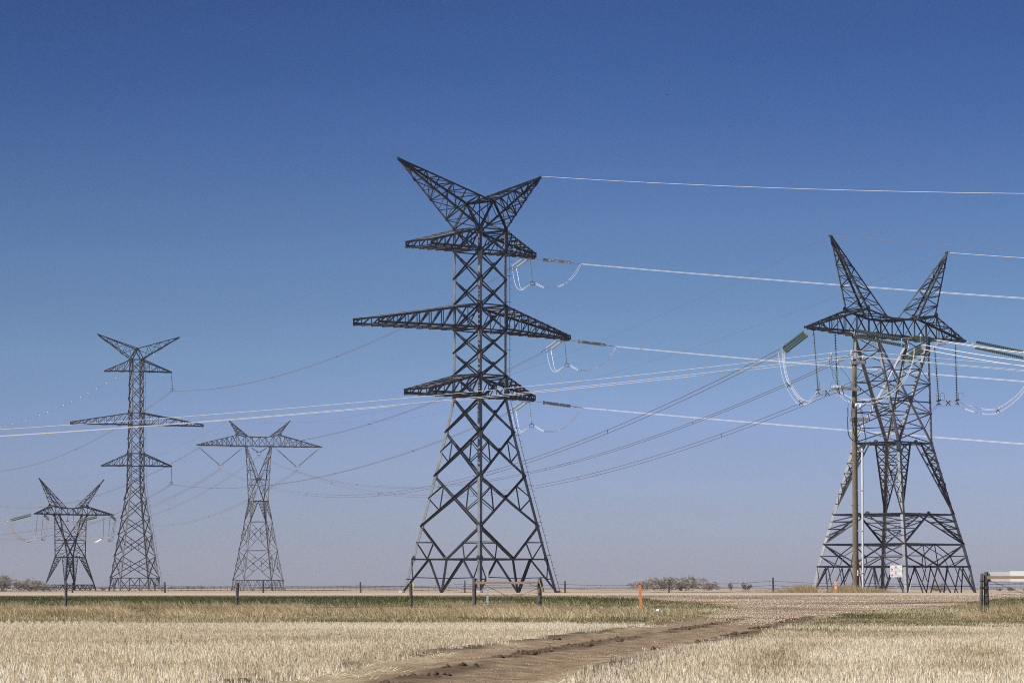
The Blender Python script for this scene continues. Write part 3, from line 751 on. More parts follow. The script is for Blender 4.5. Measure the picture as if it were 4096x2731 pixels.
# ------------------------------------------------------------------ insulators
def discs(m, a, b, rad, pitch, n=8):
    a = Vector(a); b = Vector(b); L = (b - a).length; k = max(3, int(L / pitch)); p = L / k; pr = [(0, .03)]
    for i in range(k):
        s = i * p
        pr += [(s + p * .1, rad * .3), (s + p * .4, rad * .36), (s + p * .46, rad * .9), (s + p * .56, rad), (s + p * .60, rad * .28), (s + p * .95, rad * .14)]
    pr.append((L, .03)); m.lathe(a, b, pr, n)
INS = []
def insulator(name, label, cat, lines, rad, pitch, mat, hang=None, rings=None, yoke=None, group=None, fit=FIT):
    """lines: list of (a, b) glass strings; hang: link polylines"""
    root = empty(name, lines[0][0], label, cat, group or {'tension_insulator': 'tension insulator sets at the ends of the conductors', 'suspension_insulator': 'insulator strings hanging from crossarms', 'v_insulator': 'V strings under the far tower crossarm'}[name])
    for a, b in lines:
        m = MB(); discs(m, a, b, rad, pitch); m.build('disc_string', mat, root, origin=a, smooth=False)
    if hang:
        for pl in hang:
            m = MB(); m.tube(pl, .04, 5); m.build('link', fit, root, origin=pl[0])
    if yoke:
        for pl, r_ in yoke:
            m = MB(); m.tube(pl, r_, 5); m.build('yoke', fit, root, origin=pl[0])
    if rings:
        for c, ux, uy, ru, rv in rings:
            m = MB(); pts = [c + ux * (ru * math.copysign(abs(math.cos(q)) ** .5, math.cos(q))) + uy * (rv * math.copysign(abs(math.sin(q)) ** .5, math.sin(q))) for q in np.linspace(0, 2 * math.pi, 17)]
            m.tube(pts, .022, 5, cap=False); m.build('grading_ring', FITL, root, origin=c)
    INS.append(root); return root
Z = Vector((0, 0, 1))
def smoothpts(P, k=5):
    P = [Vector(p) for p in P]; o = []
    for i in range(len(P) - 1):
        p0 = P[max(i - 1, 0)]; p1 = P[i]; p2 = P[i + 1]; p3 = P[min(i + 2, len(P) - 1)]
        for j in range(k):
            t_ = j / k; o.append(.5 * ((2 * p1) + (p2 - p0) * t_ + (2 * p0 - 5 * p1 + 4 * p2 - p3) * t_ ** 2 + (3 * p1 - p0 - 3 * p2 + p3) * t_ ** 3))
    return o + [P[-1]]
def para(A, B, sag, n=24): return [lerp(A, B, i / n) - Z * (4 * sag * (i / n) * (1 - i / n)) for i in range(n + 1)]
def sag_fit(A, B, px, py):
    lo, hi = 0., 1.
    sgn = proj(B)[0] > proj(A)[0]
    for _ in range(50):
        m = (lo + hi) / 2; x = proj(lerp(A, B, m))[0]
        if (x < px) == sgn: lo = m
        else: hi = m
    P = lerp(A, B, lo); zt = at(px, py, P.y).z
    return (P.z - zt) / (4 * lo * (1 - lo))
def bundle(name, label, cat, A, B, sag, offs, r, mat, spacers=(), group=None, n=28, spread=None, sub='subconductor'):
    """A, B ends; offs: list of offsets (right, up) of the wires"""
    A = Vector(A); B = Vector(B); d = (B - A); d.z = 0; d.normalize(); rt = d.cross(Z) * -1
    group = group or {'conductor_bundle': 'high voltage conductors between the towers', 'earth_wire': 'thin earth wires between tower tops', 'distribution_wire': 'wires of the wooden pole line'}[name]
    if len(offs) == 1:
        m = MB(); m.tube(para(A, B, sag, n), r, 5); o = m.build(name, mat, origin=A); return tag(o, label, cat, group)
    root = empty(name, A, label, cat, group)
    for (p, q) in offs:
        m = MB(); m.tube([v + rt * p + Z * q for v in para(A, B, sag, n)], r, 5); m.build(sub, mat, root, origin=A)
    for f in spacers:
        c = lerp(A, B, f) - Z * (4 * sag * f * (1 - f)); m = MB()
        for (p, q) in offs: m.tube([c, c + rt * p * .6 + Z * q * .55, c + rt * p + Z * q], r * 1.5, 5)
        m.build('spacer', FIT, root, origin=c)
    return root
QUAD = [(-.02, .2), (.03, .19), (.02, -.2), (-.03, -.19)]
TWIN = [(-.22, 0.0), (.22, 0.0)]

# T1: right-hand crossarm tips carry the only strung circuit
ordn = ['top', 'middle', 'bottom']
t1r = []
for k, (tx, ty, sx, sy, ex_, ey, rx, ry) in enumerate(((2133, 1033, 2175, 1040, 2280, 1050, 4096, 1190), (2271, 1360, 2315, 1366, 2420, 1380, 4096, 1527), (2130, 1603, 2175, 1610, 2280, 1624, 4096, 1776))):
    tip = at(tx, ty, 430.5 + (4 if k == 1 else 0)); Yt = tip.y
    # forward dead end: towards the right and the camera
    P0 = at(sx, sy, Yt - 1.6); P1 = at(ex_, ey, Yt - 5.0); P2 = at(ex_ + 45, ey + 6, Yt - 6.6)
    cz = .17
    insulator('tension_insulator', f'pale tension insulators running right off the {ordn[k]} right crossarm of the central tower', 'insulator',
              [(P0 + Z * .1, P1 + Z * .1), (P0 - Z * .1 + Vector((0, -.25, 0)), P1 - Z * .1 + Vector((0, -.25, 0)))], .15, .26, GLASSW, hang=[[tip, P0], [P1, P2]],
              yoke=[([P0 - Z * .25, P0 + Z * .25], .07), ([P1 - Z * .2, P1 + Z * .2], .05)])
    E = at(rx + 500, ry + 36 + 0, Yt - 86 - 24)
    sg = sag_fit(P2, E, 3200, lerp(ry, ey, (4096 - 3200) / (4096 - ex_)) + 4 if k else 1128)
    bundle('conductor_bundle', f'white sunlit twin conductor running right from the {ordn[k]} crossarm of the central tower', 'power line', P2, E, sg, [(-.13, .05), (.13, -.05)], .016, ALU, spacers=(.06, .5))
    # backward dead end (two glass strings, foreshortened) towards the slim tower
    bx, by = (2108, 1040) if k == 0 else ((2245, 1367) if k == 1 else (2106, 1610))
    b0 = at(bx, by, Yt + .8); b0b = at(bx - 20, by - 2, Yt + 1.)
    b1 = at(bx - 38, by + 28, Yt + 4.2); b1b = at(bx - 58, by + 26, Yt + 4.4)
    b2 = at(bx - 62, by + 42, Yt + 6.2); b2b = at(bx - 80, by + 41, Yt + 6.2)
    insulator('tension_insulator', f'two pale glass strings slanting left under the {ordn[k]} right crossarm of the central tower', 'insulator',
              [(b0, b1), (b0b, b1b)], .15, .16, GLASSW, hang=[[tip, b0], [tip, b0b], [b1, b2], [b1b, b2b]])
    # hanging jumper string
    js = at(tx - 12, ty + 4, Yt); je = at(tx - 5, ty + 86, Yt); jy = at(tx - 3, ty + 100, Yt)
    insulator('suspension_insulator', f'hanging insulator string under the {ordn[k]} right crossarm tip of the central tower', 'insulator', [(js - Z * .2, je)], .13, .2, GLASSD, hang=[[js, js - Z * .25], [je, jy + Z * .25]],
              yoke=[([jy + Vector((-.25, 0, .22)), jy + Vector((.22, 0, .22)), jy + Vector((.32, 0, -.2)), jy + Vector((-.32, 0, -.2)), jy + Vector((-.25, 0, .22))], .055)])
    # jumper loops: one thing, two wires
    jr = empty('jumper_loop', jy, f'white and dark jumper wires looping below the {ordn[k]} right crossarm of the central tower', 'jumper wire', 'jumper loops under the crossarms')
    for q in (0, 1):
        m = MB(); dx = q * 8
        pts = [(ex_ + 45 - dx * .6, ey + 8), (ex_ + 25 - dx, ey + 45), (ex_ - 10 - dx, ey + 80), (ex_ - 50 - dx, ey + 100 - q * 3), (ex_ - 90, ey + 104 - q * 4), (ex_ - 115, ey + 98 - q * 5), (tx + 10, ty + 104 - q * 6)]
        P = [at(x, y, lerp(Yt - 6.6, Yt, i / 6)) for i, (x, y) in enumerate(pts)]
        m.tube(smoothpts(P), .021, 5)
        pts = [(tx - 6, ty + 102), (tx - 22, ty + 110), (tx - 38 - q * 8, ty + 124), (tx - 52 + q * 14, ty + 127), (tx - 66 + q * 14, ty + 116), (tx - 76 + q * 18, ty + 88), (tx - 84 + q * 17, ty + 40)]
        P2_ = [at(x, y, lerp(Yt, Yt + 6.2, i / 6)) for i, (x, y) in enumerate(pts)]
        m.tube(smoothpts(P2_), .021, 5)
        m.build('jumper_wire', ALU, jr, origin=P[0])
    t1r.append((b2 + b2b) / 2)
# T1 -> T2 -> beyond
T2att = [at(690, 1563, 693), at(811, 1782, 694), at(686, 1937, 693)]
T2tip = [at(685, 1490, 693), at(811, 1706, 694), at(686, 1866, 693)]
midp = [(1300, 1443), (1500, 1672), (1300, 1900)]
midp = [(1311, 1418), (1400, 1721), (1480, 1845)]
for k in range(3):
    A, B = t1r[k], T2att[k]
    sg = sag_fit(A, B, *[(1312, 1448), (1411, 1697), (1300, 1910)][k]) if False else sag_fit(A, B, *[(1108, 1505), (1408, 1875) if False else (1400, 1878 - 200), (1150, 1949)][k])
    SG = [(1111, 1504), (1249, 1753), (1407, 1877)][k]
    sg = sag_fit(A, B, *SG)
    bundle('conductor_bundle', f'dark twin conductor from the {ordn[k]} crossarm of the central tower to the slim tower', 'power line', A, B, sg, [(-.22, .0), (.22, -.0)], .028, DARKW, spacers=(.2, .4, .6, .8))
    E = [at(-250, 1850, 1120), at(-320, 1895, 1120), at(-320, 2040, 1120)][k]
    SG = [(110, 1865), (172, 2027), (133, 2152)][k]
    bundle('conductor_bundle', f'dark twin conductor sagging left out of frame from the slim tower {ordn[k]} insulator', 'power line', B, E, sag_fit(B, E, *SG), [(-.22, .0), (.22, 0)], .03, DARKW, spacers=(.3, .6))
    insulator('suspension_insulator', f'pale glass hanging string under the {ordn[k]} right crossarm tip of the slim left tower', 'insulator', [(T2tip[k] - Z * .4, B + Z * .7)], .17, .22, GLASSW, hang=[[T2tip[k], T2tip[k] - Z * .45], [B + Z * .7, B]],
              yoke=[([B + Vector((-.3, 0, .5)), B + Vector((.3, 0, .5)), B + Vector((.4, 0, 0)), B + Vector((-.4, 0, 0)), B + Vector((-.3, 0, .5))], .05)])
# earth wires of this line
e1 = at(2164, 706, 428)
bundle('earth_wire', 'thin white earth wire running right from the right peak of the central tower', 'power line', e1, at(4700, 778, 428 - 100), .6, [(0, 0)], .018, ALU)
e2 = at(716, 1348, 694)
bundle('earth_wire', 'very thin earth wire between the right peaks of the central and slim left towers', 'power line', at(2160, 708, 428.5), e2, sag_fit(e1, e2, 1380, 1117), [(0, 0)], .014, DARKW)
E = at(-300, 1725, 1120); sg = sag_fit(e2, E, 353, 1573)
ew = empty('earth_wire', e2, 'thin earth wire with white bird markers falling left from the slim left tower', 'power line')
m = MB(); P = para(e2, E, sg, 60); m.tube(P, .014, 4); m.build('wire', DARKW, ew, origin=e2)
for x in [z_ / 2.613 for z_ in (1727, 1607, 1310, 1213, 1114, 1012, 922, 845, 747, 665, 587, 498, 415, 348, 267, 199, 133, 62, 10)]:
    q = min(P, key=lambda p_: abs(proj(p_)[0] - x)); i = min(max(P.index(q), 1), len(P) - 2)
    j = i + 1 if proj(q)[0] > x else i - 1
    f = (x - proj(P[i])[0]) / (proj(P[j])[0] - proj(P[i])[0]); c = lerp(P[i], P[j], f)
    mm_ = MB(); mm_.lathe(c - Z * .13, c + Z * .13, [(0, 0), (.04, .07), (.13, .10), (.22, .07), (.26, 0)], 8); mm_.build('marker', WHITEP, ew, origin=c)

# T3 V strings
V3 = []
for k, (l, y_, r_, nm) in enumerate((((793, 1786), (882, 1862), (972, 1789), 'left'), ((1003, 1789), (1036, 1810), (1070, 1789), 'middle'), ((1101, 1791), (1188, 1868), (1277, 1793), 'right'))):
    sA = T3.sz(*l, 0)[0]; A = T3.P(sA, 0, T3.sz(*l, 0)[1]); B = T3.P(*((lambda q: (q[0], 0, q[1]))(T3.sz(*y_, 0)))); D = T3.P(*((lambda q: (q[0], 0, q[1]))(T3.sz(*r_, 0))))
    g1 = lerp(A, B, .12); g2 = lerp(A, B, .93); h1 = lerp(D, B, .12); h2 = lerp(D, B, .93)
    up = B + Z * .25
    insulator('v_insulator', f'green V-shaped insulator pair, {nm} one under the narrow-waisted tower crossarm', 'insulator', [(g1, g2), (h1, h2)], .2, .3, GLASSG, hang=[[A, g1], [D, h1]],
              yoke=[([g2, B + T3.a * .55 + Z * .1, B - T3.a * .55 + Z * .1, h2], .07), ([B + T3.a * .45 + Z * .1, B + T3.a * .45 - Z * .55, B - T3.a * .45 - Z * .55, B - T3.a * .45 + Z * .1], .05), ([B - Z * .5, B - Z * 1.0], .06)], fit=FITL)
    V3.append(B - Z * .75)
# T_R dead ends towards T3, with fitted sags
TRb = [at(3113, 1402, 303.5), at(3592, 1352, 306), at(3606, 1452, 318)]
TRa = [at(3232, 1317, 297.0), at(3622, 1340, 301.5), at(3690, 1392, 313)]
nm3 = ['left', 'middle', 'right']
TRa[0] = TR.P(tLR[0] - .3, 0, tLR[1] - .1)
TRb[0] = at(3119, 1404, TRa[0].y + 3.6)
TRa[2] = TR.P(tRR[0] + 3.0, 0, ztR - .1); TRb[2] = at(3607, 1446, TRa[2].y + 4)
TRa[1] = TR.P(0.2, -.8, ztR - .1); TRb[1] = at(3520, 1365, TRa[1].y + 4)
fitp = [(2279, 1785), (2559, 1767), (2321, 1910)]
for k in range(3):
    A, B = V3[k], TRb[k]
    bundle('conductor_bundle', f'dark bundle from the {nm3[k]} V string of the narrow-waisted tower to the right tower', 'power line', A, B, sag_fit(A, B, *fitp[k]), QUAD if k != 1 else [(-.03, .12), (.03, .115), (.03, -.12), (-.03, -.115)], .017, DARKW, spacers=[.12, .3, .48, .66, .84], n=40)
    E = [T4.P(tl4[0] - 4.2, 0, zz4(2075)), T4.P(0, 0, zz4(2080)), T4.P(tr4[0] + .3, 0, zz4(2073))][k]
    SG = [(596, 2029), (582, 2067), (607, 2102)][k]
    bundle('conductor_bundle', f'dark bundle sagging left from the {nm3[k]} V string of the narrow-waisted tower', 'power line', A, E, sag_fit(A, E, *SG), QUAD if k != 1 else TWIN, .018, DARKW, spacers=[.2, .4, .6, .8], n=36)
# double/quad tension sets on the right tower (green glass)
def tset(label, tip, a, b, sep, rad=.17, pitch=.17, yk=True, extra=None):
    a = Vector(a); b = Vector(b)
    ls = [(a + s_, b + s_) for s_ in sep]
    cen_a = sum((l[0] for l in ls), Vector()) / len(ls); cen_b = sum((l[1] for l in ls), Vector()) / len(ls)
    hang = [[tip, cen_a]] + [[cen_a, l[0]] for l in ls]
    yoke = [([l[1] for l in ls] + [ls[0][1]], .05)] if len(ls) > 1 else None
    d = (b - a).normalized()
    return insulator('tension_insulator', label, 'insulator', ls, rad, pitch, GLASSG, hang=hang, yoke=yoke,
                     rings=[(cen_b - d * .3, Z, d.cross(Z).normalized(), .45, .45)], fit=FITL)
sepq = [Vector((-.35, 0, .28)), Vector((.12, 0, .1)), Vector((.2, 0, -.35))]
sepq = [Vector((-.14, 0, .14)), Vector((.0, 0, -.06)), Vector((.18, 0, -.24))]
a0 = at(3222, 1332, TRa[0].y + .6); b0 = at(3136, 1398, TRa[0].y + 3.2)
tset('thick green strings slanting down left from the left tip of the right tower', TRa[0], a0, b0, sepq, .13, .15)
a0 = at(3688, 1388, TRa[2].y + .6); b0 = at(3628, 1434, TRa[2].y + 3.6)
tset('thick green strings slanting down left behind the right column of the right tower', TRa[2], a0, b0, sepq, .15, .15)
# right-going strings
def at_link(px, py, Y): return at(px, py, Y)
s2 = [Vector((0, 0, .27)), Vector((-.1, 0, -.27))]
t0 = at(3400, 1326, 293.5); g0 = at(3420, 1332, 292.9); g1 = at(3632, 1373, 287.0)
tset('long twin green strings running right under the middle of the right tower crossarm', t0, g0, g1, s2, .16, .27)
rt_ = TR.P(tRR[0], 0, tRR[1]); yk_ = at(3888, 1376, rt_.y - .8)
g0b = at(3905, 1379, rt_.y - 1.3); g1b = at(4118, 1424, rt_.y - 7)
tset('twin green strings running out of frame from the right tip of the right tower', rt_, g0b, g1b, s2, .16, .27)
t1_ = at(3640, 1345, 300); g0c = at(3657, 1349, 299.6); g1c = at(3704, 1357, 298.2)
tset('short glimpsed green string tucked under the right tower crossarm near its right column', t1_, g0c, g1c, [Vector((0, 0, .05)), Vector((0, 0, -.05))], .15, .2)
# conductors leaving right
for nm, P0, E, ws, sagp in (('upper', at(3742, 1360, 297), at(4500, 1446, 262), [(-.15, .06), (.15, .06), (.15, -.06)], None),
                      ('middle', at(3690, 1378, 285), at(4500, 1485, 250), [(-.1, .0), (.1, .0)], None),
                      ('lower', at(3690, 1396, 285), at(4500, 1508, 250), [(-.1, .0), (.1, .0)], None)):
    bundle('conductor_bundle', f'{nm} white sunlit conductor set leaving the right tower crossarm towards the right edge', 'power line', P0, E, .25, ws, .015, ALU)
# hanging jumper strings on the right tower
def hang_string(x0, y0, x1, y1, Y, label, rings=True):
    a = at(x0, y0, Y); b = at(x1, y1, Y); g = lerp(a, b, .05); h = lerp(a, b, .93)
    rg = [(h + Vector((-.38, 0, -.1)), Vector((1, 0, 0)), Z, .22, .34), (h + Vector((.38, 0, .05)), Vector((1, 0, 0)), Z, .22, .34)] if rings else None
    insulator('suspension_insulator', label, 'insulator', [(g, h)], .17, .235, GLASSG, hang=[[a, g]], rings=rg,
              yoke=[([h, b], .06), ([b + Vector((-.22, 0, 0)), b + Vector((.22, 0, .1))], .07), ([b, b - Z * .3], .05), ([b + Vector((-.2, 0, -.38)), b + Vector((0, 0, -.25)), b + Vector((.2, 0, -.35))], .06)])
YL = TRa[0].y + 1.
hang_string(3254, 1322, 3272, 1560, YL, 'outer green hanging string under the left end of the right tower crossarm')
hang_string(3340, 1326, 3350, 1556, YL + 1, 'inner green hanging insulator string under the left end of the right tower crossarm')
YRt = rt_.y - 1
hang_string(3738, 1382, 3755, 1604, YRt - 1.5, 'inner green hanging insulator string under the right end of the right tower crossarm')
hang_string(3821, 1374, 3828, 1602, YRt, 'outer green hanging insulator string under the right end of the right tower crossarm')
def loop(label, strands, r, mat, spacers=()):
    root = empty('jumper_loop', at(*strands[0][0]), label, 'jumper wire', 'jumper loops under the crossarms')
    for s_ in strands:
        m = MB(); P = smoothpts([at(*p) for p in s_]); m.tube(P, r, 5); m.build('jumper_wire', mat, root, origin=P[0])
    for sp_ in spacers:
        m = MB(); c = at(*sp_)
        for dx, dz in ((-.2, .25), (.2, .25), (.2, -.25), (-.2, -.25)): m.tube([c, c + Vector((dx * .5, 0, dz * .4)), c + Vector((dx, 0, dz))], .045, 5)
        m.build('spacer', FIT, root, origin=c)
    return root
L1 = [[(3113 + a, 1410 + b, YL + 2.5), (3118 + a * .8, 1445, YL + 2.2), (3131 + a * .8, 1510, YL + 1.5), (3150 + a * .7, 1555 - a * .5, YL + 1), (3178 + a * .6, 1600 - a * .8, YL + .5), (3205 + a * .4, 1613 - a * .6 + c, YL), (3240, 1600 + c, YL - .3), (3272, 1563 + c * 1.4, YL)] for a, b, c in ((0, 0, 8), (16, -4, 10), (20, 0, -2), (26, 0, 2))]
loop('deep white jumper loop below the left tension strings of the right tower', L1, .013, ALU, spacers=[(3156, 1540, YL + 1), (3204, 1611, YL)])
L2 = [[(3272, 1562 + c, YL), (3300, 1563 + c, YL + .4), (3350, 1562 + c, YL + 1), (3375, 1575 + c * 1.1, YL + .5), (3410, 1590 + c * 1.1, YL), (3460, 1595 + c * 1., YL - 1), (3520, 1587 + c * .9, YL - 2.5), (3580, 1552 + c * .8, YL - 4), (3625, 1500 + c * .7, YL - 6), (3650, 1445 + c * .5, YL - 7), (3655 + a, 1392, YL - 7.5)] for a, c in ((0, 0), (4, 4), (0, 17), (5, 20))]
loop('shallow white jumper loop sweeping across the middle of the right tower', L2, .012, ALU, spacers=[(3310, 1571, YL + .4), (3506, 1598, YL - 2)])
L3 = [[(3755, 1606 + c, YRt - 1.5), (3790, 1605 + c, YRt - .8), (3828, 1603 + c, YRt), (3870, 1620 + c, YRt - 1), (3930, 1633 + c * 1.15, YRt - 3), (3985, 1632 + c * 1.1, YRt - 4), (4040, 1600 + c * 1.1, YRt - 5.5), (4085, 1560 + c, YRt - 6.5), (4125, 1500 + c, YRt - 7)] for c in (0, 4, 17, 20)]
loop('wide white jumper loop below the right tension strings of the right tower', L3, .013, ALU, spacers=[(3793, 1611, YRt - .8), (3992, 1640, YRt - 4)])
L4 = [[(3606, 1452, TRb[2].y), (3612, 1520, TRb[2].y - .5), (3622, 1580, TRb[2].y - 1), (3650, 1630 + c, TRb[2].y - 2), (3690, 1655 + c, TRb[2].y - 3), (3725, 1640 + c, YRt), (3755, 1606 + c, YRt - 1.5)] for c in (0, 6, 14)]
loop('dark jumper wires looping behind the right column of the right tower', L4, .014, DARKW)
L5 = [[(3610 + a, 1410, 306), (3650, 1421 + a * .3, 304), (3690, 1422 + a * .3, 302), (3720, 1405, 300), (3745 + a, 1364, 298)] for a in (0, 8, 16)]
loop('small white jumper wires looping just under the middle of the right tower crossarm', L5, .014, ALU)
# earth wires of the right tower
hl = TR.P(hLR[0], 0, hLR[1]); hr = TR.P(hRR[0], 0, hRR[1]); t3l = T3.P(*((lambda q: (q[0], 0, q[1]))(T3.sz(915, 1680, 0)))); t3r = T3.P(*((lambda q: (q[0], 0, q[1]))(T3.sz(1160, 1683, 0))))
bundle('earth_wire', 'very thin earth wire from the left horn of the right tower down left', 'power line', hl, t3l, sag_fit(hl, t3l, 2040, 1499), [(0, 0)], .012, DARKW, n=40)
bundle('earth_wire', 'very thin earth wire from the right horn of the right tower down left', 'power line', hr, t3r, sag_fit(hr, t3r, 2130, 1578), [(0, 0)], .012, DARKW, n=40)
bundle('earth_wire', 'very thin dark earth wire leaving the left horn of the right tower to the right', 'power line', hl, at(4600, 1036, 262), .1, [(0, 0)], .018, DARKW)
bundle('earth_wire', 'thin white earth wire leaving the right horn of the right tower to the right', 'power line', hr, at(4600, 1056, 268), .1, [(0, 0)], .016, ALU)
t4l = T4.P(*((lambda q: (q[0], 0, q[1]))(T4.sz(156, 1911, 0)))); t4r = T4.P(*((lambda q: (q[0], 0, q[1]))(T4.sz(416, 1918, 0))))
bundle('earth_wire', 'very thin earth wire from the narrow-waisted tower to the small two-horned tower', 'power line', t3l, t4l, 4, [(0, 0)], .016, DARKW)
bundle('earth_wire', 'thin white earth wire leaving the right horn of the small far tower to the left', 'power line', t4r, at(-300, 1968, 800), .5, [(0, 0)], .018, ALU)
# T4 strings, jumpers and conductors
s4 = [Vector((-.0, 0, .25)), Vector((0, 0, -.25))]
def tset4(label, tip, a, b): return tset(label, tip, a, b, s4, .22, .35)
tset4('green tension strings pointing left from the left crossarm tip of the small far tower', at(136, 2055, 946), at(124, 2058, 945), at(42, 2080, 938))
tset4('green tension strings pointing left under the middle of the small far tower', at(395, 2064, 952), at(388, 2066, 951), at(318, 2082, 945))
tset4('short green tension strings slanting right under the left part of the small far tower crossarm', at(172, 2056, 947), at(176, 2060, 949), at(194, 2074, 957))
tset4('short green tension strings slanting right at the right crossarm tip of the small far tower', at(440, 2058, 960), at(443, 2061, 962), at(462, 2078, 970))
for i, (x0, y0, x1, y1, nm) in enumerate(((150, 2058, 142, 2148, 'leftmost'), (173, 2058, 165, 2148, 'second from left'), (272, 2060, 270, 2085, 'short left middle'), (294, 2060, 293, 2082, 'short right middle'), (416, 2062, 412, 2152, 'second from right'), (440, 2060, 434, 2152, 'rightmost'))):
    a = at(x0, y0, 950); b = at(x1, y1, 950)
    insulator('suspension_insulator', f'thin green hanging string on the small far tower, {nm} of six', 'insulator', [(lerp(a, b, .05), lerp(a, b, .93))], .22, .34, GLASSG, hang=[[a, lerp(a, b, .05)]], yoke=[([lerp(a, b, .93), b], .1), ([b + Vector((-.5, 0, .1)), b + Vector((.5, 0, .1))], .14)], fit=FITL)
loop('white jumper wires curving below the left end of the small far tower', [[(30 + c, 2084, 938), (42 + c, 2115, 940), (62 + c, 2145, 943), (88 + c, 2163 - c * .3, 947), (112, 2164 + c * .4, 949), (142, 2152, 950)] for c in (0, 6, 12)], .085, ALU)
loop('white jumper wires curving below the middle of the small far tower', [[(300 + c, 2094, 945), (310 + c, 2120, 946), (330 + c, 2148, 948), (355 + c, 2166 - c * .3, 949), (380, 2166 + c * .4, 950), (412, 2152, 950)] for c in (0, 6, 12)], .085, ALU)
loop('dark jumper wires curving up to the left tension strings of the small far tower', [[(165, 2152, 950), (178 - c, 2160, 952), (185 - c, 2140, 954), (192 - c, 2100, 956), (195 - c * .5, 2076, 957)] for c in (0, 5, 10)], .05, DARKW)
loop('dark jumper wires curving up to the right tension strings of the small far tower', [[(434, 2154, 950), (446 - c, 2166, 954), (455 - c, 2145, 958), (461 - c, 2105, 964), (464 - c * .5, 2080, 970)] for c in (0, 5, 10)], .05, DARKW)
bundle('conductor_bundle', 'upper white conductors leaving the small far tower at the left edge', 'power line', at(34, 2082, 938), at(-300, 2118, 800), .2, [(-.3, .35), (.3, .35), (.3, -.35)], .05, ALU)
bundle('conductor_bundle', 'middle white conductors leaving the small far tower at the left edge', 'power line', at(215, 2066, 948), at(-300, 2112, 790), .4, [(-.2, .15), (.2, -.15)], .045, ALU)
bundle('conductor_bundle', 'lower white conductors leaving the small far tower at the left edge', 'power line', at(300, 2090, 945), at(-300, 2158, 780), .6, [(-.25, .35), (.25, -.35)], .05, ALU)

# ------------------------------------------------------------------ utility pole and its line
YP = 205.0; g_ = float(prof(YP)); mp_ = YP / F
base = at(3423, 2385, YP); top = at(3417, 1436, YP)
pole = empty('utility_pole', (base.x, YP, g_), 'brown wooden utility pole with grey crossarms in front of the right tower', 'utility pole')
m = MB(); pts = [Vector((lerp(base.x, top.x, f), YP, lerp(g_ - .3, top.z, f))) for f in np.linspace(0, 1, 14)]
rs = [(lerp(.205, .145, f)) * (1 + .015 * math.sin(f * 40)) for f in np.linspace(0, 1, 14)]
m.tube(pts, rs, 14); m.build('pole_shaft', WOODP, pole, origin=(base.x, YP, g_), smooth=True)
def polebox(x0, x1, y0, y1, Y, dep, name, mat, tilt=0):
    a = at(x0, (y0 + y1) / 2, Y); b = at(x1, (y0 + y1) / 2 + tilt, Y); m = MB(); c = (a + b) / 2; d = (b - a).normalized()
    ang = R(-28)        # arms set across the line, seen at an angle
    d = Vector((math.cos(ang), math.sin(ang), d.z)); d.normalize(); q = Vector((-d.y, d.x, 0)).normalized()
    L = (b - a).length / math.cos(ang)
    m.box(c, L, dep, (y1 - y0) * mp_, (d, q, d.cross(q)))
    for s_ in (-.12, .0, .12): m.lathe(c + d * s_ * L - q * (dep / 2), c + d * s_ * L - q * (dep / 2 + .04), [(0, .03), (.04, .03), (.04, 0)], 6)
    e_ = MB(); e_.box(c - d * (L / 2 + .012), .02, dep * 1.02, (y1 - y0) * mp_ * 1.02, (d, q, d.cross(q))); e_.build('sunlit_arm_end', WHITEP, pole, origin=c)  # added white plate, paints the sunlit end face of the grey arm
    return m.build(name, mat, pole, origin=c)
polebox(3405, 3461, 1443, 1456, YP - .28, .16, 'pole_crossarm', STEELARM)
polebox(3366, 3440, 1543, 1557, YP - .34, .16, 'pole_crossarm', STEELARM, tilt=8)
polebox(3401, 3475, 1668, 1684, YP - .3, .16, 'pole_crossarm', STEELARM, tilt=3)
def pin(x, y, hpx, r, mat=PORC):
    a = at(x, y, YP - .2); m = MB(); L = hpx * mp_
    pr = [(0, .02)]
    for i in range(3): pr += [(L * (.3 + .2 * i), r * .5), (L * (.36 + .2 * i), r), (L * (.44 + .2 * i), r * .55)]
    pr.append((L, r * .5)); m.lathe(a, a + Z, pr + [(L, 0)], 10); m.build('pin_insulator', mat, pole, origin=a, smooth=True)
    return a + Z * L
pA = pin(3406, 1428, 27, .09); pB = pin(3411, 1446, 26, .09); pC = pin(3452, 1444, 18, .09)
m = MB(); m.tube([at(3406, 1440, YP - .2), at(3406, 1420, YP - .2)], .025, 6); m.tube([at(3411, 1448, YP - .2), at(3411, 1430, YP - .2)], .03, 6); m.build('pin', FITL, pole, origin=at(3406, 1440, YP))
# cut-out switches and fittings on the middle arm
def bell(x0, y0, x1, y1, r, mat, name, Y=YP - .5, pitch=.06):
    a = at(x0, y0, Y); b = at(x1, y1, Y); m = MB(); discs(m, a, b, r, pitch, 8); m.build(name, mat, pole, origin=a)
bell(3352, 1548, 3360, 1578, .09, CABLE, 'cutout_switch'); bell(3368, 1552, 3376, 1580, .08, CABLE, 'cutout_switch'); bell(3345, 1552, 3350, 1572, .08, PORC, 'cutout_switch')
bell(3424, 1622, 3425, 1644, .08, STEELARM, 'surge_arrester'); bell(3442, 1626, 3442, 1650, .07, STEELARM, 'surge_arrester')
bell(3391, 1630, 3392, 1664, .07, CABLE, 'cable_termination'); bell(3405, 1640, 3407, 1666, .07, CABLE, 'cable_termination'); bell(3448, 1636, 3449, 1664, .06, CABLE, 'cable_termination'); bell(3486, 1630, 3485, 1652, .06, CABLE, 'cable_termination', Y=YP + .4)
for x, y in ((3425, 1620), (3442, 1624)):
    m = MB(); c = at(x, y, YP - .5); m.lathe(c - Z * .06, c + Z * .12, [(0, .07), (.12, .08), (.18, .04), (.18, 0)], 10); m.build('arrester_cap', WHITEP, pole, origin=c)
m = MB(); c = at(3338, 1549, YP - .5)
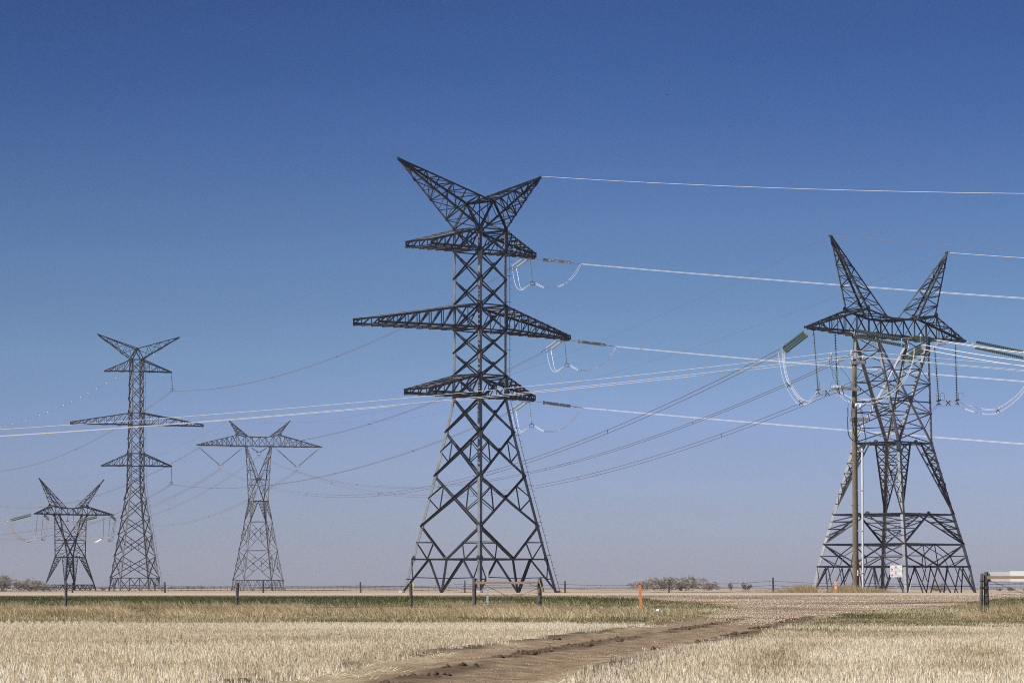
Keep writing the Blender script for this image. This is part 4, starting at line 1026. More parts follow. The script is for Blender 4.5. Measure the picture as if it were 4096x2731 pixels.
for i in range(7): m.lathe(c + Vector((i * .09 - .2, 0, 0)), c + Vector((i * .09 - .14, 0, 0)), [(0, 0), (0, .11 + .05 * math.sin(i * .6)), (.05, .12 + .05 * math.sin(i * .6)), (.05, 0)], 10)
m.build('coil_guard', FITL, pole, origin=c)
for P_ in ([(3391, 1665), (3391, 1700), (3394, 1735), (3405, 1755), (3425, 1768), (3446, 1784)], [(3408, 1668), (3411, 1700), (3416, 1730), (3428, 1755), (3448, 1786)], [(3452, 1666), (3455, 1700), (3460, 1735), (3464, 1758), (3458, 1768), (3450, 1790)]):
    m = MB(); m.tube(smoothpts([at(x, y, YP - .5) for x, y in P_]), .032, 6); m.build('power_cable', CABLE, pole, origin=at(*P_[0], YP - .5))
for P_ in ([(3326, 1420), (3328, 1460), (3330, 1500), (3345, 1530), (3356, 1548)], [(3317, 1440), (3322, 1470), (3338, 1490), (3348, 1520), (3352, 1545)], [(3352, 1448), (3365, 1475), (3390, 1505), (3402, 1528), (3408, 1545)], [(3350, 1578), (3365, 1590), (3390, 1602), (3392, 1630)], [(3376, 1582), (3400, 1600), (3407, 1640)], [(3410, 1600), (3440, 1608), (3480, 1622), (3486, 1630)]):
    m = MB(); m.tube(smoothpts([at(x, y, YP - .5) for x, y in P_]), .011, 5); m.build('tap_wire', CABLE, pole, origin=at(*P_[0], YP - .5))
for x, y in ((3326, 1417), (3317, 1437), (3352, 1445)):
    m = MB(); c = at(x, y, YP - .5); m.lathe(c - Z * .1, c + Z * .12, [(0, .05), (.05, .12), (.1, .05), (.15, .1), (.22, .04)], 8); m.build('wire_clamp', FITL, pole, origin=c)
m = MB(); a = at(3449, 1786, YP - .35); b_ = at(3452, 2400, YP - .35); m.tube([b_, a], .068, 12); 
m.tube([lerp(a, b_, .22), lerp(a, b_, .26)], .075, 12); m.tube([lerp(a, b_, .7), lerp(a, b_, .72)], .075, 12)
m.build('cable_conduit', CONDUIT, pole, origin=b_, smooth=False)
for y in (1803, 1960, 2121, 2290):
    m = MB(); c = at(3440, y, YP - .3); m.box(c, .36, .05, .05); m.tube([at(3449, y, YP - .43) + Vector((-.09, 0, 0)), at(3449, y, YP - .43) + Vector((.09, 0, 0))], .02, 6); m.build('clamp', FITL, pole, origin=c)
m = MB(); m.tube([at(3434, 2235, YP - .1), at(3436, 2400, YP - .1)], .03, 6); m.build('ground_guard', DRED, pole, origin=at(3436, 2400, YP - .1))
m = MB(); c = at(3431, 2290, YP - .21); m.box(c, .07, .01, .35); m.build('pole_tag', WHITEP, pole, origin=c)
m = MB()
for y in (1700, 1860, 2020, 2180): 
    c = at(3419, y, YP)
    m.tube([c + Vector((-.26, -.05, 0)), c + Vector((.26, -.05, 0))], .015, 5)
m.build('through_bolts', FIT, pole, origin=at(3419, 1700, YP))
# line wires: left span
for nm, P0, y0, ym in (('upper', pA, 1719, 1549), ('middle', pB, 1746, 1575), ('lower', pC, 1750, 1578)):
    E = at(-3000, y0 + 110, YP + (0 if nm != 'lower' else .8))
    bundle('distribution_wire', f'{nm} thin white wire rising from the left edge to the wooden utility pole', 'power line', P0, E, sag_fit(P0, E, 900 if nm != 'x' else 2040, {'upper': 1653, 'middle': 1678, 'lower': 1681}[nm]), [(0, 0)], .013, ALU, n=60)
for nm, P0, y1 in (('upper', pA, 1461), ('middle', pB, 1480), ('lower', pC, 1485)):
    E = at(5200, y1 + 75, YP); bundle('distribution_wire', f'{nm} thin white wire running right from the wooden utility pole', 'power line', P0, E, sag_fit(P0, E, 4096, y1), [(0, 0)], .013, ALU, n=30)

# ------------------------------------------------------------------ fences
def post_mesh(x, Y, ytop, wpx, lean=0, flat=True, zb=None):
    t_ = at(x, ytop, Y); g = float(ground_z(t_.x, Y)) - .15; r = wpx * Y / F / 2; m = MB()
    n = 7; P = [Vector((t_.x - lean * (1 - f), Y, lerp(g, t_.z, f))) for f in np.linspace(0, 1, n)]
    m.tube(P, [r * random.uniform(.94, 1.07) for _ in range(n - 1)] + [r * .9], 9)
    return m, P[0]
def barbed(m, A, B, sag, r=.006, barb=.12, n=None):
    P = para(A, B, sag, n or 12); m.tube(P, r, 4); L = (B - A).length; k = int(L / barb)
    for i in range(k):
        f = (i + .5) / k; c = lerp(A, B, f) - Z * 4 * sag * f * (1 - f)
        for sgn in (1, -1): m.tube([c - Vector((.012 * sgn, 0, .022)), c + Vector((.012 * sgn, 0, .022))], r * .9, 3)
YF = 126.0
nf = empty('barbed_wire_fence', (at(0, 2460, YF).x, YF, .08), 'near barbed wire fence of dark wooden posts along the far edge of the stubble', 'fence')
near_posts = [(-420, 2331, 13), (265, 2330, 12.5), (950, 2329, 12.5), (1643, 2331, 13)]
prev = None
for i, (x, y, w_) in enumerate(near_posts):
    m, o_ = post_mesh(x, YF, y, w_, lean=[0, .03, .035, -.02][i]); m.build('post', WOODF, nf, origin=o_)
xs = [-420, 265, 950, 1643, 1897]
for hy in (2348, 2358, 2389, 2426):
    m = MB()
    for a, b_ in zip(xs[:-1], xs[1:]):
        A = at(a, hy + random.uniform(-1.5, 1.5), YF - .08); B = at(b_, hy - (5 if b_ > 1500 else 0) + random.uniform(-1, 1), YF - .08); barbed(m, A, B, .02 + random.random() * .03, r=.0065, barb=.25)
    m.build('barbed_wire', FIT, nf, origin=at(-420, hy, YF))
m = MB(); c = at(1652, 2344, YF - .02); m.box(c, .075, .01, .24); m.build('yellow_tag', YEL, nf, origin=c)
# brace at the gateway
br_ = empty('fence_brace', (at(2028, 2450, YF).x, YF, .08), 'two thick wooden posts joined by a pale brown rail before the central tower', 'fence brace')
m, o_ = post_mesh(1897, YF, 2311, 17); m.build('post', WOODF, br_, origin=o_)
m, o_ = post_mesh(2158.5, YF, 2309.5, 17.5); m.build('post', WOODF, br_, origin=o_)
a = at(1901, 2329, YF - .11); b_ = at(2151, 2330, YF - .11); m = MB(); m.box((a + b_) / 2, (b_ - a).length, .05, .098); m.build('rail', PLANK, br_, origin=(a + b_) / 2)
m = MB(); m.tube([at(1905, 2320, YF), at(2150, 2445, YF - .02)], .008, 4); m.tube([at(2150, 2352, YF), at(1905, 2448, YF + .02)], .008, 4); m.tube([at(2118, 2328, YF - .15), at(2120, 2336, YF - .15), at(2135, 2341, YF - .12), at(2152, 2342, YF - .1)], .007, 4)
m.build('brace_wire', FIT, br_, origin=at(1905, 2320, YF))
for hy in (2343, 2372, 2405):
    m = MB(); barbed(m, at(1905, hy + 5, YF - .08), at(2158, hy, YF - .1), .02, barb=.25)
    m.lathe(at(2158.5, hy, YF) - Z * .01, at(2158.5, hy, YF) + Z * .01, [(0, .094), (.02, .094)], 10); m.build('barbed_wire', FIT, br_, origin=at(1905, hy, YF))
hs = empty('rope_loop', at(2160, 2318, YF - .1), 'yellow and black rope loop hanging on the right gateway post', 'rope')
m = MB(); m.tube(smoothpts([at(2156, 2317, YF - .11), at(2160, 2330, YF - .12), at(2164, 2345, YF - .12), at(2168, 2358, YF - .11), at(2169, 2364, YF - .1)]), .017, 6); m.build('strap', STRAP, hs, origin=at(2156, 2317, YF))
m = MB(); m.tube(smoothpts([at(2164, 2316, YF - .1), at(2169, 2332, YF - .1), at(2172, 2350, YF - .1), at(2175, 2362, YF - .1), at(2170, 2365, YF - .1)]), .019, 6); m.build('strap', CABLE, hs, origin=at(2164, 2316, YF))
# steel T post
m = MB(); t_ = at(1950, 2277, YF + 3); gz = float(ground_z(t_.x, YF + 3)); m.box(Vector((t_.x, YF + 3, (t_.z + gz) / 2)), .08, .012, t_.z - gz); m.box(Vector((t_.x, YF + 3.03, (t_.z + gz) / 2)), .012, .05, t_.z - gz)
for i in range(14): m.box(Vector((t_.x, YF + 2.985, gz + .25 + i * .1)), .02, .012, .03)
tag(m.build('steel_post', principled('pale_galvanised', (.58, .60, .62), .45, .25), origin=(t_.x, YF + 3, gz)), 'pale galvanised steel T post standing between the two thick gateway posts', 'post')
# right gateway and board
rg = empty('fence_brace', (at(3944, 2420, YF).x, YF, .08), 'grey gateway posts tied together with wire and a brown rail at the right edge', 'fence brace')
m, o_ = post_mesh(3928, YF - .1, 2292, 14, lean=.07); m.build('post', WOODF, rg, origin=o_)
m, o_ = post_mesh(3944.5, YF, 2286, 19); m.build('post', WOODF, rg, origin=o_)
m, o_ = post_mesh(4330, YF, 2286, 19); m.build('post', WOODF, rg, origin=o_)
a = at(3949, 2307.5, YF - .13); b_ = at(4330, 2309, YF - .13); m = MB(); m.box((a + b_) / 2, (b_ - a).length, .06, .115); m.build('rail', PLANK, rg, origin=(a + b_) / 2)
m = MB(); m.tube([at(3952, 2318, YF), at(4320, 2460, YF)], .008, 4); m.tube([at(3990, 2425, YF), at(4320, 2310, YF)], .008, 4)
for hy in (2323, 2347, 2353, 2382): m.lathe(at(3944.5, hy, YF) - Z * .02, at(3944.5, hy, YF) + Z * .02, [(0, .1), (.02, .115), (.04, .1)], 10)
for hy in (2322, 2347, 2351, 2398): m.lathe(at(3927, hy, YF - .1) - Z * .015, at(3927, hy, YF - .1) + Z * .015, [(0, .08), (.03, .085)], 9); m.tube([at(3927, hy, YF - .2), at(3944, hy + 2, YF - .12)], .008, 4)
m.build('brace_wire', FIT, rg, origin=at(3952, 2318, YF))
for y0, y1 in ((2337, 2329), (2349, 2347), (2373, 2376), (2384, 2389)):
    m = MB(); barbed(m, at(3953, y0, YF - .1), at(4330, y1, YF - .1), .03 if y0 > 2360 else -.03, barb=.22); m.build('barbed_wire', FIT, rg, origin=at(3953, y0, YF))
# long board behind the rail
bd = empty('barrier_board', (at(4100, 2420, YF + .1).x, YF + .1, .1), 'grey and bright white board mounted behind the brown rail at the right edge', 'board')
a = at(3954, 2306.5, YF + .02); b_ = at(4039, 2306.5, YF + .02); m = MB(); m.box((a + b_) / 2, (b_ - a).length - .004, .02, .40); m.build('grey_panel', GREYP, bd, origin=(a + b_) / 2)
a = at(4039, 2305.5, YF + .02); b_ = at(4320, 2303, YF + .02); m = MB(); m.box((a + b_) / 2, (b_ - a).length, .022, .42); m.build('white_panel', WHITEP, bd, origin=(a + b_) / 2)

# far fence beyond the road
YG = 206.0
ff = empty('barbed_wire_fence', (at(1859, 2380, YG).x, YG, .3), 'far barbed wire fence of thin dark posts on the other side of the road', 'fence')
fp = [(-110, 2328, 7.5), (290, 2329, 7.5), (658, 2326, 8), (1052, 2322, 7.5), (1441, 2326, 7.5), (1859, 2320, 6.5), (2259, 2321, 7.5), (2674, 2318, 7.5), (3091, 2308, 8), (4200, 2318, 8)]
for i, (x, y, w_) in enumerate(fp):
    m, o_ = post_mesh(x, YG, y, w_, lean=[0, .0, -.05, -.03, -.06, 0, -.02, -.04, -.05, 0][i]); m.build('post', WOODF, ff, origin=o_)
m, o_ = post_mesh(3495, YG + 1, 2296, 8, lean=-.28); o2 = m.build('post', WOODF, ff, origin=o_); o2['label'] = 'dark leaning broken post'
xs = [p[0] for p in fp[:9]] + [3495, 4200]; tops = [p[1] for p in fp[:9]] + [2318, 2318]
for off in (14, 31, 47):
    m = MB()
    for i in range(len(xs) - 1):
        barbed(m, at(xs[i], tops[i] + off, YG - .08), at(xs[i + 1], tops[i + 1] + off, YG - .08), .06 + .06 * random.random(), r=.0085, barb=.4)
    m.build('barbed_wire', FIT, ff, origin=at(0, 2345, YG))
# old log stumps beside the sign
st = empty('broken_post', (at(3520, 2368, YG + 2).x, YG + 2, .3), 'grey broken post stub leaning in the grass left of the white sign', 'post')
m = MB(); m.tube([at(3532, 2376, YG + 2), at(3517, 2345, YG + 2), at(3512, 2338, YG + 2)], [.12, .1, .05], 7); m.build('post_stub', WOODF, st, origin=at(3532, 2376, YG + 2))

# ------------------------------------------------------------------ stakes and signs
m = MB(); YS = 136.; t_ = at(2559, 2338, YS); gz = float(ground_z(t_.x, YS)); bt = at(2565, 2436, YS)
m.box(Vector(((t_.x + bt.x) / 2, YS, (t_.z + gz - .1) / 2)), .115, .02, t_.z - gz + .1, (Vector((1, 0, 0)), Vector((0, 1, 0)), Vector((-.05, 0, 1)).normalized()))
m.box(Vector(((t_.x + bt.x) / 2 + .0, YS + .025, (t_.z + gz - .1) / 2)), .03, .03, t_.z - gz + .06, (Vector((1, 0, 0)), Vector((0, 1, 0)), Vector((-.05, 0, 1)).normalized()))
tag(m.build('marker_stake', ORANGE, origin=(bt.x, YS, gz)), 'bright orange flat marker stake standing in the roadside grass', 'marker stake')
YM = 196.
mk = empty('warning_marker', (at(3343, 2372, YM).x, YM, .3), 'orange and white warning marker post beyond the road, left of the utility pole', 'marker post')
def flat(x0, x1, y0, y1, Y, name, mat, par, dep=.02, lab=None):
    a = at(x0, y0, Y); b_ = at(x1, y1, Y); m = MB(); m.box((a + b_) / 2, abs(b_.x - a.x), dep, abs(a.z - b_.z)); o = m.build(name, mat, par, origin=(a + b_) / 2)
    if lab: o['label'] = lab
    return o
flat(3338, 3347.5, 2322, 2385, YM, 'marker_body', ORANGE, mk, .04)
flat(3339, 3346.5, 2325.5, 2353, YM - .025, 'label_plate', WHITEP, mk, .006)
for y0, y1, mt in ((2328, 2331, INK), (2332.5, 2334, INKG), (2336, 2340.5, RED), (2342.5, 2343.5, INKG), (2345, 2346, INKG), (2348, 2349.5, INKG)):
    flat(3340.3, 3345.2, y0, y1, YM - .030, 'printed_mark', mt, mk, .003)
YSG = 214.
sgn_ = empty('pipeline_sign', (at(3585, 2372, YSG).x, YSG, .3), 'white double sign with red diamonds on a thin post before the right tower', 'sign')
flat(3560, 3609, 2259, 2282.3, YSG, 'sign_panel', WHITEP, sgn_, .015); flat(3561, 3609.5, 2283.2, 2307, YSG, 'sign_panel', WHITEP, sgn_, .015)
flat(3560, 3608.5, 2256.6, 2258.6, YSG, 'top_rail', FITL, sgn_, .03)
m = MB(); a = at(3582.5, 2300, YSG + .05); b_ = at(3583.5, 2385, YSG + .05); m.box((a + b_) / 2, .045, .02, (a - b_).length); m.box((a + b_) / 2 + Vector((.045, -.01, 0)), .03, .02, (a - b_).length); m.build('sign_post', FITL, sgn_, origin=b_)
for oy in (0, 23.3):
    def dia(cx, cy, r_, mt, d):
        c = at(cx, cy, YSG - d); m = MB(); rr = r_ * YSG / F
        ps = [c + Vector((rr, 0, 0)), c + Vector((0, 0, rr)), c + Vector((-rr, 0, 0)), c + Vector((0, 0, -rr))]; m.add(ps + [p + Vector((0, .003, 0)) for p in ps], [(0, 1, 2, 3), (7, 6, 5, 4)] + [(i, 4 + i, 4 + (i + 1) % 4, (i + 1) % 4) for i in range(4)]); m.build('hazard_diamond', mt, sgn_, origin=c)
    dia(3567 + oy * .05, 2275.5 + oy, 5.0, RED, .012); dia(3567 + oy * .05, 2275 + oy, 1.8, WHITEP, .016)
    m = MB(); c = at(3582, 2266.5 + oy, YSG - .012)
    q = [c + Vector((math.cos(a_) * .036 + .01, 0, math.sin(a_) * .042)) for a_ in np.linspace(R(60), R(290), 9)]; m.tube(q, .010, 4); m.build('logo_mark', INK, sgn_, origin=c)
    m = MB(); q = [at(3583, 2264.5 + oy, YSG - .012), at(3586, 2265.5 + oy, YSG - .012), at(3588.5, 2268.5 + oy, YSG - .012)]; m.tube(q, [.02, .022, .003], 5); m.build('logo_mark', BLUE, sgn_, origin=c)
    for x0, x1, y0, y1 in ((3576, 3591.5, 2270.2, 2271.2), (3576, 3599, 2276.3, 2277.9), (3593, 3607, 2280.4, 2281.2)):
        k = x0
        while k < x1:
            e_ = min(k + random.uniform(1.2, 3.2), x1); flat(k, e_, y0 + oy, y1 + oy, YSG - .011, 'lettering', INKG, sgn_, .004); k = e_ + .7
# white litter on the verge, red paint flecks
m = MB(); c = Vector((*ground_pt(2632, 2448), 0)); c.z = float(ground_z(c.x, c.y)) + .05
m.lathe(c - Z * .06, c + Z * .1, [(0, .03), (.03, .10), (.09, .085), (.13, .03), (.15, 0)], 7)
tag(m.build('litter', WHITEP, origin=c), 'small crumpled white scrap lying in the green grass right of the orange stake', 'litter')
for i, (x, y, l) in enumerate(((2790, 2400.5, .06), (2812, 2399.5, .12), (2837, 2400, .05))):
    m = MB(); c = Vector((*ground_pt(x, y), 0)); c.z = float(prof(c.y)) + .05; m.tube([c - Vector((l, 0, 0)), c + Vector((0, 0, .03)), c + Vector((l, .05, .01))], [.008, .018, .006], 5)
    tag(m.build('plastic_scrap', RED, origin=c), ['left thin red scrap on the gravel edge', 'long middle red scrap on the gravel edge', 'right small red scrap on the gravel edge'][i], 'litter')
# two birds high in the sky
for x, y, Y, sp_, lb in ((2668, 379, 300, .36, 'larger dark bird gliding high above the central tower'), (2816, 531, 300, .2, 'tiny dark bird gliding lower right of the larger one')):
    c = at(x, y, Y); m = MB()
    m.tube([c + Vector((-.02, -.3 * sp_, 0)), c + Vector((0, 0, .01)), c + Vector((.02, .4 * sp_, 0))], [.02, .07 * sp_ / .36, .01], 6)
    for s_ in (-1, 1):
        P = [c + Vector((0, -.15 * sp_, .02)), c + Vector((s_ * sp_ * .3, -.2 * sp_, .06)), c + Vector((s_ * sp_ * .62, .02, .02)), c + Vector((s_ * sp_ * .3, .1 * sp_, .05)), c + Vector((0, .15 * sp_, .02))]
        m.add(P + [p - Z * .02 for p in P], [(0, 1, 2, 3, 4), (9, 8, 7, 6, 5)] + [(i, 5 + i, 5 + (i + 1) % 5, (i + 1) % 5) for i in range(5)])
    tag(m.build('bird', BIRDM, origin=c), lb, 'bird', 'birds in the sky')

# ------------------------------------------------------------------ vegetation
def blades(name, X, Y, H, Wd, leanx, leany, tone, mat, kind='stuff', curve=.0, seg=1, zoff=0.):
    n = len(X); zb = ground_z(X, Y) + zoff
    ang = RNG.uniform(-.9, .9, n); dx = np.cos(ang) * Wd / 2; dy = np.sin(ang) * Wd / 2
    if seg == 1:
        v = np.empty((n, 4, 3)); tipx = X + leanx * H; tipy = Y + leany * H; k = .45
        v[:, 0] = np.stack([X - dx, Y - dy, zb], 1); v[:, 1] = np.stack([X + dx, Y + dy, zb], 1)
        v[:, 2] = np.stack([tipx + dx * k, tipy + dy * k, zb + H], 1); v[:, 3] = np.stack([tipx - dx * k, tipy - dy * k, zb + H], 1)
        V = v.reshape(-1, 3); nv = 4; Fc = (np.arange(n)[:, None] * 4 + np.arange(4)[None]).reshape(-1, 4)
    else:
        v = np.empty((n, 6, 3)); mx = X + leanx * H * .32; my = Y + leany * H * .32; tx = X + leanx * H; ty = Y + leany * H
        v[:, 0] = np.stack([X - dx, Y - dy, zb], 1); v[:, 1] = np.stack([X + dx, Y + dy, zb], 1)
        v[:, 2] = np.stack([mx + dx * .8, my + dy * .8, zb + H * .6], 1); v[:, 3] = np.stack([mx - dx * .8, my - dy * .8, zb + H * .6], 1)
        v[:, 4] = np.stack([tx + dx * .15, ty, zb + H], 1); v[:, 5] = np.stack([tx - dx * .15, ty, zb + H], 1)
        V = v.reshape(-1, 3); nv = 6; b0 = np.arange(n)[:, None] * 6
        Fc = np.concatenate([b0 + np.array([[0, 1, 2, 3]]), b0 + np.array([[3, 2, 4, 5]])], 0)
    me = bpy.data.meshes.new(name); nf_ = len(Fc)
    me.vertices.add(len(V)); me.vertices.foreach_set('co', V.astype(np.float32).ravel())
    me.loops.add(nf_ * 4); me.loops.foreach_set('vertex_index', Fc.astype(np.int32).ravel())
    me.polygons.add(nf_); me.polygons.foreach_set('loop_start', np.arange(0, nf_ * 4, 4, dtype=np.int32)); me.polygons.foreach_set('loop_total', np.full(nf_, 4, dtype=np.int32))
    me.update(calc_edges=True); fattr(me, 'tone', np.repeat(tone, nv)); me.materials.append(mat)
    o = bpy.data.objects.new(name, me); C.objects.link(o); return tag(o, kind=kind)
def scatter(n, y0, y1, um=.185, umin=None):
    Y = np.sqrt(RNG.uniform(y0 ** 2, y1 ** 2, n)); X = RNG.uniform(-um if umin is None else umin, um, n) * Y; return X, Y
STUB = attr_mat('stubble_straw', [(0, (.22, .17, .10)), (.3, (.53, .44, .29)), (.65, (.80, .70, .515)), (1, (.93, .88, .74))], .7, .25)
DRY = attr_mat('dry_grass', [(0, (.13, .09, .04)), (.35, (.36, .27, .14)), (.7, (.62, .49, .28)), (1, (.82, .71, .47))], .7, .25)
GRN = attr_mat('green_grass', [(0, (.045, .06, .018)), (.3, (.10, .112, .038)), (.55, (.18, .165, .075)), (.75, (.38, .31, .17)), (1, (.66, .57, .37))], .7, .25)
def upx(X, Y): return 2048 + F * X / Y
# stubble in drilled rows
X, Y = scatter(720000, 33, 99.5)
rowp = .22; th_ = R(8); rc = X * math.cos(th_) + Y * math.sin(th_)
rcn = np.round(rc / rowp) * rowp + RNG.normal(0, .035, len(X)); X = X + (rcn - rc) / math.cos(th_)
edge_n = (hnoise(X, Y, 2.5, 11) - .5) * 5
keep = (Y + edge_n * .6 < 98) & (soft(X, Y, TRACK, .7) < RNG.uniform(.0, .25, len(X))) & ~inpoly(X, Y, GRAVEL)
# thinner, greener patches to the right of the track
pat = hnoise(X, Y, 5, 21) * .6 + hnoise(X, Y, 1.7, 22) * .4
PX, PYY = upx(X, Y), np.interp(Y, [30, 100], [0, 1]) * 0 + HOR + F * (CAMZ - 0) / Y
def blob(cx, cy, rx, ry): return np.exp(-((PX - cx) / rx) ** 2 - ((PYY - cy) / ry) ** 2)
wear = 1.0 * blob(3080, 2650, 130, 45) + .9 * blob(3200, 2590, 150, 18) + 1.0 * blob(3880, 2640, 170, 45) + .8 * blob(3450, 2530, 500, 22) + .7 * blob(2850, 2560, 180, 14) + .5 * blob(1350, 2560, 300, 8) + .5 * blob(600, 2575, 500, 8) + .5 * blob(420, 2665, 260, 14) + .8 * blob(1000, 2700, 160, 20)
wear = wear * (.3 + 1.3 * hnoise(X, Y, 1.6, 77)); pat = pat - wear * .28
thin = np.where(pat < .38, .35, 1.0) * np.clip(1 - wear * .55, .25, 1)
keep &= RNG.uniform(0, 1, len(X)) < thin
X, Y, pat, wear = X[keep], Y[keep], pat[keep], wear[keep]
n = len(X)
H = RNG.normal(.070, .022, n).clip(.03, .18) * np.where(pat < .36, .7, 1)
blades('stubble', X, Y, H, RNG.uniform(.0045, .0095, n), RNG.normal(0, .16, n), RNG.normal(0, .2, n), (RNG.normal(.58, .20, n) + (pat - .5) * .5 + (hnoise(X, Y * .5, 9, 23) - .5) * .35 - wear * .3).clip(0, 1), STUB)
# loose chaff lying flat between rows and along the track
X, Y = scatter(60000, 33, 100); edge = soft(X, Y, TRACK, 1.6)
keep = ((edge > .02) & (edge < .5) & (RNG.uniform(0, 1, len(X)) < .5)) | (RNG.uniform(0, 1, len(X)) < .2); keep &= ~inpoly(X, Y, GRAVEL)
keep &= ~((edge >= .4) & (RNG.uniform(0, 1, len(X)) < .97))
X, Y = X[keep], Y[keep]; n = len(X)
blades('loose_straw', X, Y, RNG.uniform(.015, .05, n), RNG.uniform(.008, .014, n), RNG.normal(0, 3.5, n), RNG.normal(0, 2, n), RNG.uniform(.3, 1, n), STUB)
# dry long grass band along the fence
def clumped(n, y0, y1, s, k, thr, um=.185, umin=None):
    X, Y = scatter(n * 3, y0, y1, um, umin); d = hnoise(X, Y * .6, s, k) * .65 + hnoise(X, Y * .6, s * .3, k + 1) * .35
    keep = d > thr + RNG.normal(0, .06, len(X)); return X[keep][:n], Y[keep][:n], d[keep][:n]
def clear(X, Y, um_right=None):
    return ~inpoly(X, Y, GRAVEL) & (soft(X, Y, TRACK, 1.0) < .2)
GATE = lambda X, Y: (upx(X, Y) < 2500) | (upx(X, Y) > 3830)
X, Y, d = clumped(70000, 108, 128, 3.2, 31, .48); kk = clear(X, Y) & (GATE(X, Y) | ((upx(X, Y) < 2800) & (RNG.uniform(0, 1, len(X)) < .3))); X, Y, d = X[kk], Y[kk], d[kk]; n = len(X)
H = (RNG.uniform(.06, .27, n) * (.35 + 2.3 * (d - .44) / .3).clip(.35, 1.6))
tallr = (upx(X, Y) > 2180) & (upx(X, Y) < 2500); H = np.where(tallr, H * .9, H); H = np.where(upx(X, Y) > 3830, H * .62, H)
blades('dry_grass', X, Y, H, RNG.uniform(.008, .018, n), RNG.normal(-.45, .4, n), RNG.normal(0, .3, n), (RNG.normal(.58, .22, n) + (hnoise(X, Y, 3, 40) - .5) * .6).clip(0, 1), DRY, seg=2)
# matted low grass of the headland (mixed green and straw)
X, Y = scatter(90000, 95, 124); kk = clear(X, Y) & (Y + (hnoise(X, Y, 2.5, 11) - .5) * 3 > 98); X, Y = X[kk], Y[kk]; n = len(X)
gp = hnoise(X, Y, 6, 51) * .5 + hnoise(X, Y, 1.8, 52) * .5
rightside = ((upx(X, Y) > 2300)).astype(float)
tone = RNG.normal(.80, .17, n) - np.clip(gp - .52, 0, 1) * 1.9 - rightside * .06
blades('headland_grass', X, Y, RNG.uniform(.05, .17, n) * np.where(upx(X, Y) > 2600, .6, 1), RNG.uniform(.010, .020, n), RNG.normal(-.1, .4, n), RNG.normal(0, .3, n), tone.clip(0, 1), GRN)
# green patches spreading into the stubble on the right
X, Y = scatter(110000, 58, 99, .185, .02); gp = hnoise(X, Y, 7, 61) * .6 + hnoise(X, Y, 2, 62) * .4
kk = clear(X, Y) & (gp > .47 + RNG.normal(0, .05, len(X)) + np.clip((92 - Y) / 60, 0, .3)); X, Y = X[kk], Y[kk]; n = len(X)
blades('sprouting_grass', X, Y, RNG.uniform(.05, .14, n), RNG.uniform(.010, .018, n), RNG.normal(0, .35, n), RNG.normal(0, .3, n), RNG.normal(.5, .2, n).clip(0, 1), GRN)
# green verge slope up to the road
X, Y = scatter(150000, 126, 170.5, .19); kk = clear(X, Y) & (Y < 169.5 + (hnoise(X, Y, 2, 5) - .5) * 2); X, Y = X[kk], Y[kk]; n = len(X)
gp = hnoise(X, Y, 5, 71) * .5 + hnoise(X, Y, 1.5, 72) * .5
px_ = upx(X, Y); tone = RNG.normal(.55, .20, n) + (gp - .5) * .6 - np.clip((Y - 142) / 60, 0, .26) + np.clip((140 - Y) / 30, 0, .3) + np.clip((px_ - 2500) / 900, 0, .14)
blades('verge_grass', X, Y, RNG.uniform(.05, .2, n) * np.clip((172 - Y) / 10, .35, 1) * np.where(upx(X, Y) > 2600, .55, 1), RNG.uniform(.014, .028, n), RNG.normal(-.1, .35, n), RNG.normal(0, .3, n), tone.clip(0, 1), GRN)
# tufts of tall dry grass, each its own plume, on the slope behind the fence
X, Y, d = clumped(20000, 122, 142, 2.4, 81, .58); kk = clear(X, Y) & GATE(X, Y); X, Y = X[kk], Y[kk]; n = len(X)
blades('tall_dry_grass', X, Y, RNG.uniform(.15, .42, n), RNG.uniform(.009, .014, n), RNG.normal(-.5, .25, n), RNG.normal(0, .2, n), RNG.normal(.6, .2, n).clip(0, 1), DRY, seg=2)
# beyond the road
X, Y = [], []
for cx_, sp_, hh, cnt in ((3080, 30, .35, 500), (3140, 40, .4, 900), (3215, 40, .62, 2200), (3240, 25, .72, 1800), (3370, 35, .5, 1200), (3400, 30, .7, 2200), (3430, 22, .6, 1500), (3475, 30, .5, 1500), (3530, 30, .45, 1400), (2810, 80, .25, 700), (2350, 120, .2, 500), (960, 60, .22, 500), (560, 80, .2, 300), (1250, 60, .3, 300), (2190, 20, .25, 300), (3000, 60, .3, 700), (3700, 80, .2, 500)):
    cx0 = at(cx_, 2360, 203).x; X.append(np.stack([RNG.normal(cx0, sp_ * 203 / F * .6, cnt), RNG.normal(203, 1.2, cnt), RNG.uniform(.4, 1, cnt) * (hh + .42)], 0))
A_ = np.concatenate(X, 1); n = A_.shape[1]
blades('far_dry_grass', A_[0], A_[1], A_[2], RNG.uniform(.012, .022, n), RNG.normal(-.35, .4, n), RNG.normal(0, .2, n), RNG.normal(.5, .2, n).clip(0, 1), DRY, seg=2)

